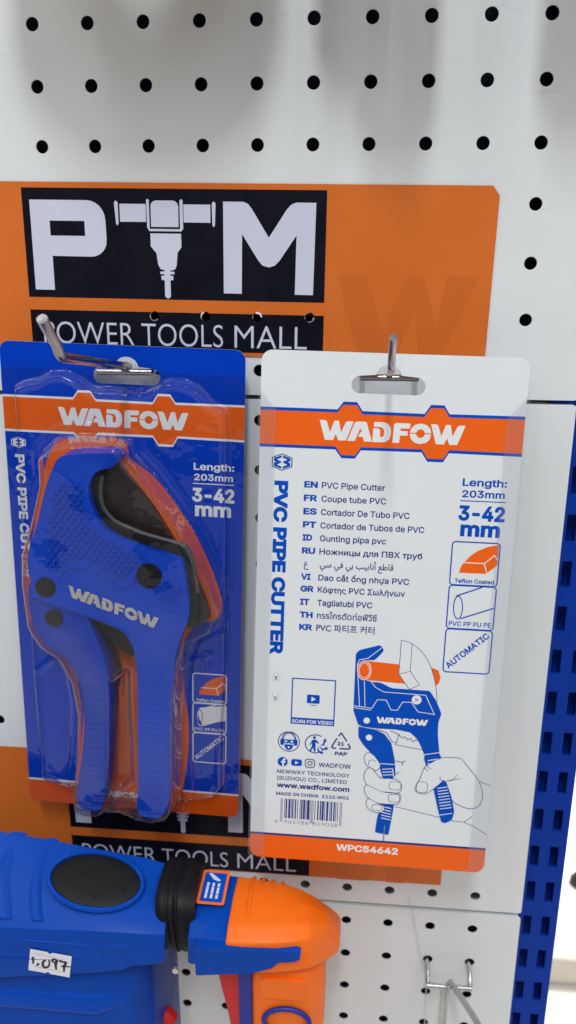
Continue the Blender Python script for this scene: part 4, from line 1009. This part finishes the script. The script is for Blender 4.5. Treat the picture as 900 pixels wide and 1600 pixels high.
# soft finger ridges over the orange shell and the parting line of the housing halves
for k, (x, zt) in enumerate(((101, -409.2), (106, -409.8), (111, -410.6), (116, -411.5))):
    mb = MB(); mb.tube([(x, -44, zt - 5.2), (x, -50.5, zt - 1.0), (x + .3, -60, zt + .9), (x + .6, -70, zt + 2.4), (x + .9, -78, zt + 2.2)], [.9, 1.5, 1.6, 1.4, .5], M['d_orange'], 8); mb.build('shell_ridge', dr, origin=OR0, smooth=70)
mb = MB(); mb.tube([(-60, -90.0, -434), (-22, -90.0, -433.4), (10, -89.9, -431.4), (34, -89.0, -429.2), (56, -87.0, -427)], .35, M['grip'], 6); mb.build('parting_line', dr, origin=OR0, smooth=60)
# warning sticker on the blue collar's sloping top
SC0, SX, SY, SN = face_frame((82.4, -61.5, -408.6), (1, 0, -.01), (.0, -22, -1.6))
def stp(a, b, h): q = SC0 + SX * a + SY * b + SN * h; return (q.x, q.y, q.z)
def st_flat(mb, cs, mt, h):
    V, F = fill2d(cs, 'odd'); mb.raw([stp(p[0], p[1], h) for p in V], F, mt)
mb = MB()
st_flat(mb, [rrect(-7.6, -11, 6.6, 11, 1.2, 3)], M['d_orange'], 2.2)
st_flat(mb, [rrect(-6.2, -9.4, 5.2, 9.4, .6, 3)], M['ink_blue'], 2.25)
st_flat(mb, [[(-4.4, -8.6), (-2.8, -9.0), (2.6, -4.6), (1.6, -3.8), (-1.2, -4.8)]], M['p_white'], 2.3)
for x in (-4.2, -1.4, 1.4):
    st_flat(mb, [rect(x, -2.6 + .5 * x * .1 + t, x + 1.3, -2.6 + t + l) for t, l in ((0, 2.2), (2.7, 4.2), (7.3, 2.6))], M['p_white'], 2.3)
mb.build('warning_sticker', dr, origin=OR0, solid=False)
# D-handle
mb = MB()
def grip_sec(z, x0, x1, yf): return [(x0, -50, z), (x0, yf + 4, z), (x0 + 5, yf, z), (x1 - 8, yf, z), (x1, yf + 8, z), (x1, -50, z)]
mb.loft([grip_sec(-432, 103.0, 138, -85), grip_sec(-440, 102.6, 139.6, -86), grip_sec(-470, 102.6, 140.2, -86), grip_sec(-560, 98, 136, -86)], M['d_orange'])
mb.build('grip', dr, origin=OR0, bevel=2.5, bseg=3, bang=30, smooth=45)
mb = MB(); mb.box(97.6, 104.4, -85.0, -50, -560, -431, M['purple']); mb.build('grip_trim', dr, origin=OR0, bevel=1.2)
mb = MB(); mb.loft([[(84.6, -40, -428), (84.6, -78, -428), (98.4, -80, -428), (98.4, -40, -428)], [(85.6, -40, -446), (86.6, -79, -446), (98.4, -81, -446), (98.4, -40, -446)], [(90, -40, -470), (91, -79, -470), (98.4, -81, -470), (98.4, -40, -470)], [(97, -40, -540), (97, -70, -540), (98.4, -72, -540), (98.4, -40, -540)]], M['d_red'])
mb.build('trigger', dr, origin=OR0, bevel=1.5, bseg=3, smooth=45)
mb = MB(); mb.tube([(122 + 11.5 * math.cos(a), -87.2, -463 + 8.6 * math.sin(a)) for a in [2 * math.pi * k / 36 for k in range(37)]], 1.3, M['purple'], 8, caps=False)
mb.build('round_emblem', dr, origin=OR0, smooth=60)
mb = MB(); mb.prism([rrect(109, 436.5, 131, 449, 2, 4)], -87.0, -84, M['d_orange']); mb.build('raised_pad', dr, origin=OR0, bevel=.6, bseg=2)
mb = MB(); mb.tube([(40, -56, -497), (52, -58, -499), (57, -58, -502)], [5, 5, 3.4], M['d_red'], 14); mb.build('mode_lever', dr, origin=OR0, smooth=50)
mb = MB(); mb.tube([(66.5, -86, -436), (66.5, -87.4, -436)], 1.6, M['silver'], 12); mb.build('screw', dr, origin=OR0, smooth=50)

# ================================================================== GOODS HANGING JUST ABOVE THE PICTURE (their shadows fall on the top panel)
roll = empty('tape_roll', (0.055, -0.050, 0.060), 'round cardboard roll hanging above the poster, out of the picture', 'roll')
mb = MB(); mb.prism([circ(0, 0, 57, 48), circ(0, 0, 22, 32)], -16, 16, M['bag']); mb.build('body', roll, bevel=1)
for x, z, w, h, lab in ((0.149, 0.026, 46, 150, 'narrow carded pack hanging above the poster, out of the picture'), (0.160, 0.0, 34, 150, 'slim carded pack hanging above the poster, out of the picture'), (0.250, 0.010, 66, 150, 'wide carded pack hanging above the upright, out of the picture')):
    p = empty('carded_pack', (x, -0.045, z), lab, 'blister pack')
    mb = MB(); mb.prism([rrect(-w / 2, -h, w / 2, 0, 4)], -1, 0, M['card_w']); mb.build('card', p)
    mb = MB(); mb.prism([rrect(-w / 2 + 5, -h + 20, w / 2 - 5, -8, 4)], -22, -1.2, M['tool']); mb.build('product', p, bevel=3)

# pale streak down the lowest panel, modelled as a thin clear strand
mb = MB(); mb.tube([(186.5, -1.6, -459), (190.5, -3, -478), (195, -4.5, -498), (199.0, -5, -512), (200.0, -5, -530), (200.5, -5, -575), (201, -5, -640)], .55, M['clear2'], 8)
o = mb.build('pale_streak', origin=(200, -5, -640), smooth=60); o.location = (.2, -.005, -.64)
tag(o, 'thin pale streak behind the empty wire hook, modelled as a clear strand', 'strand')
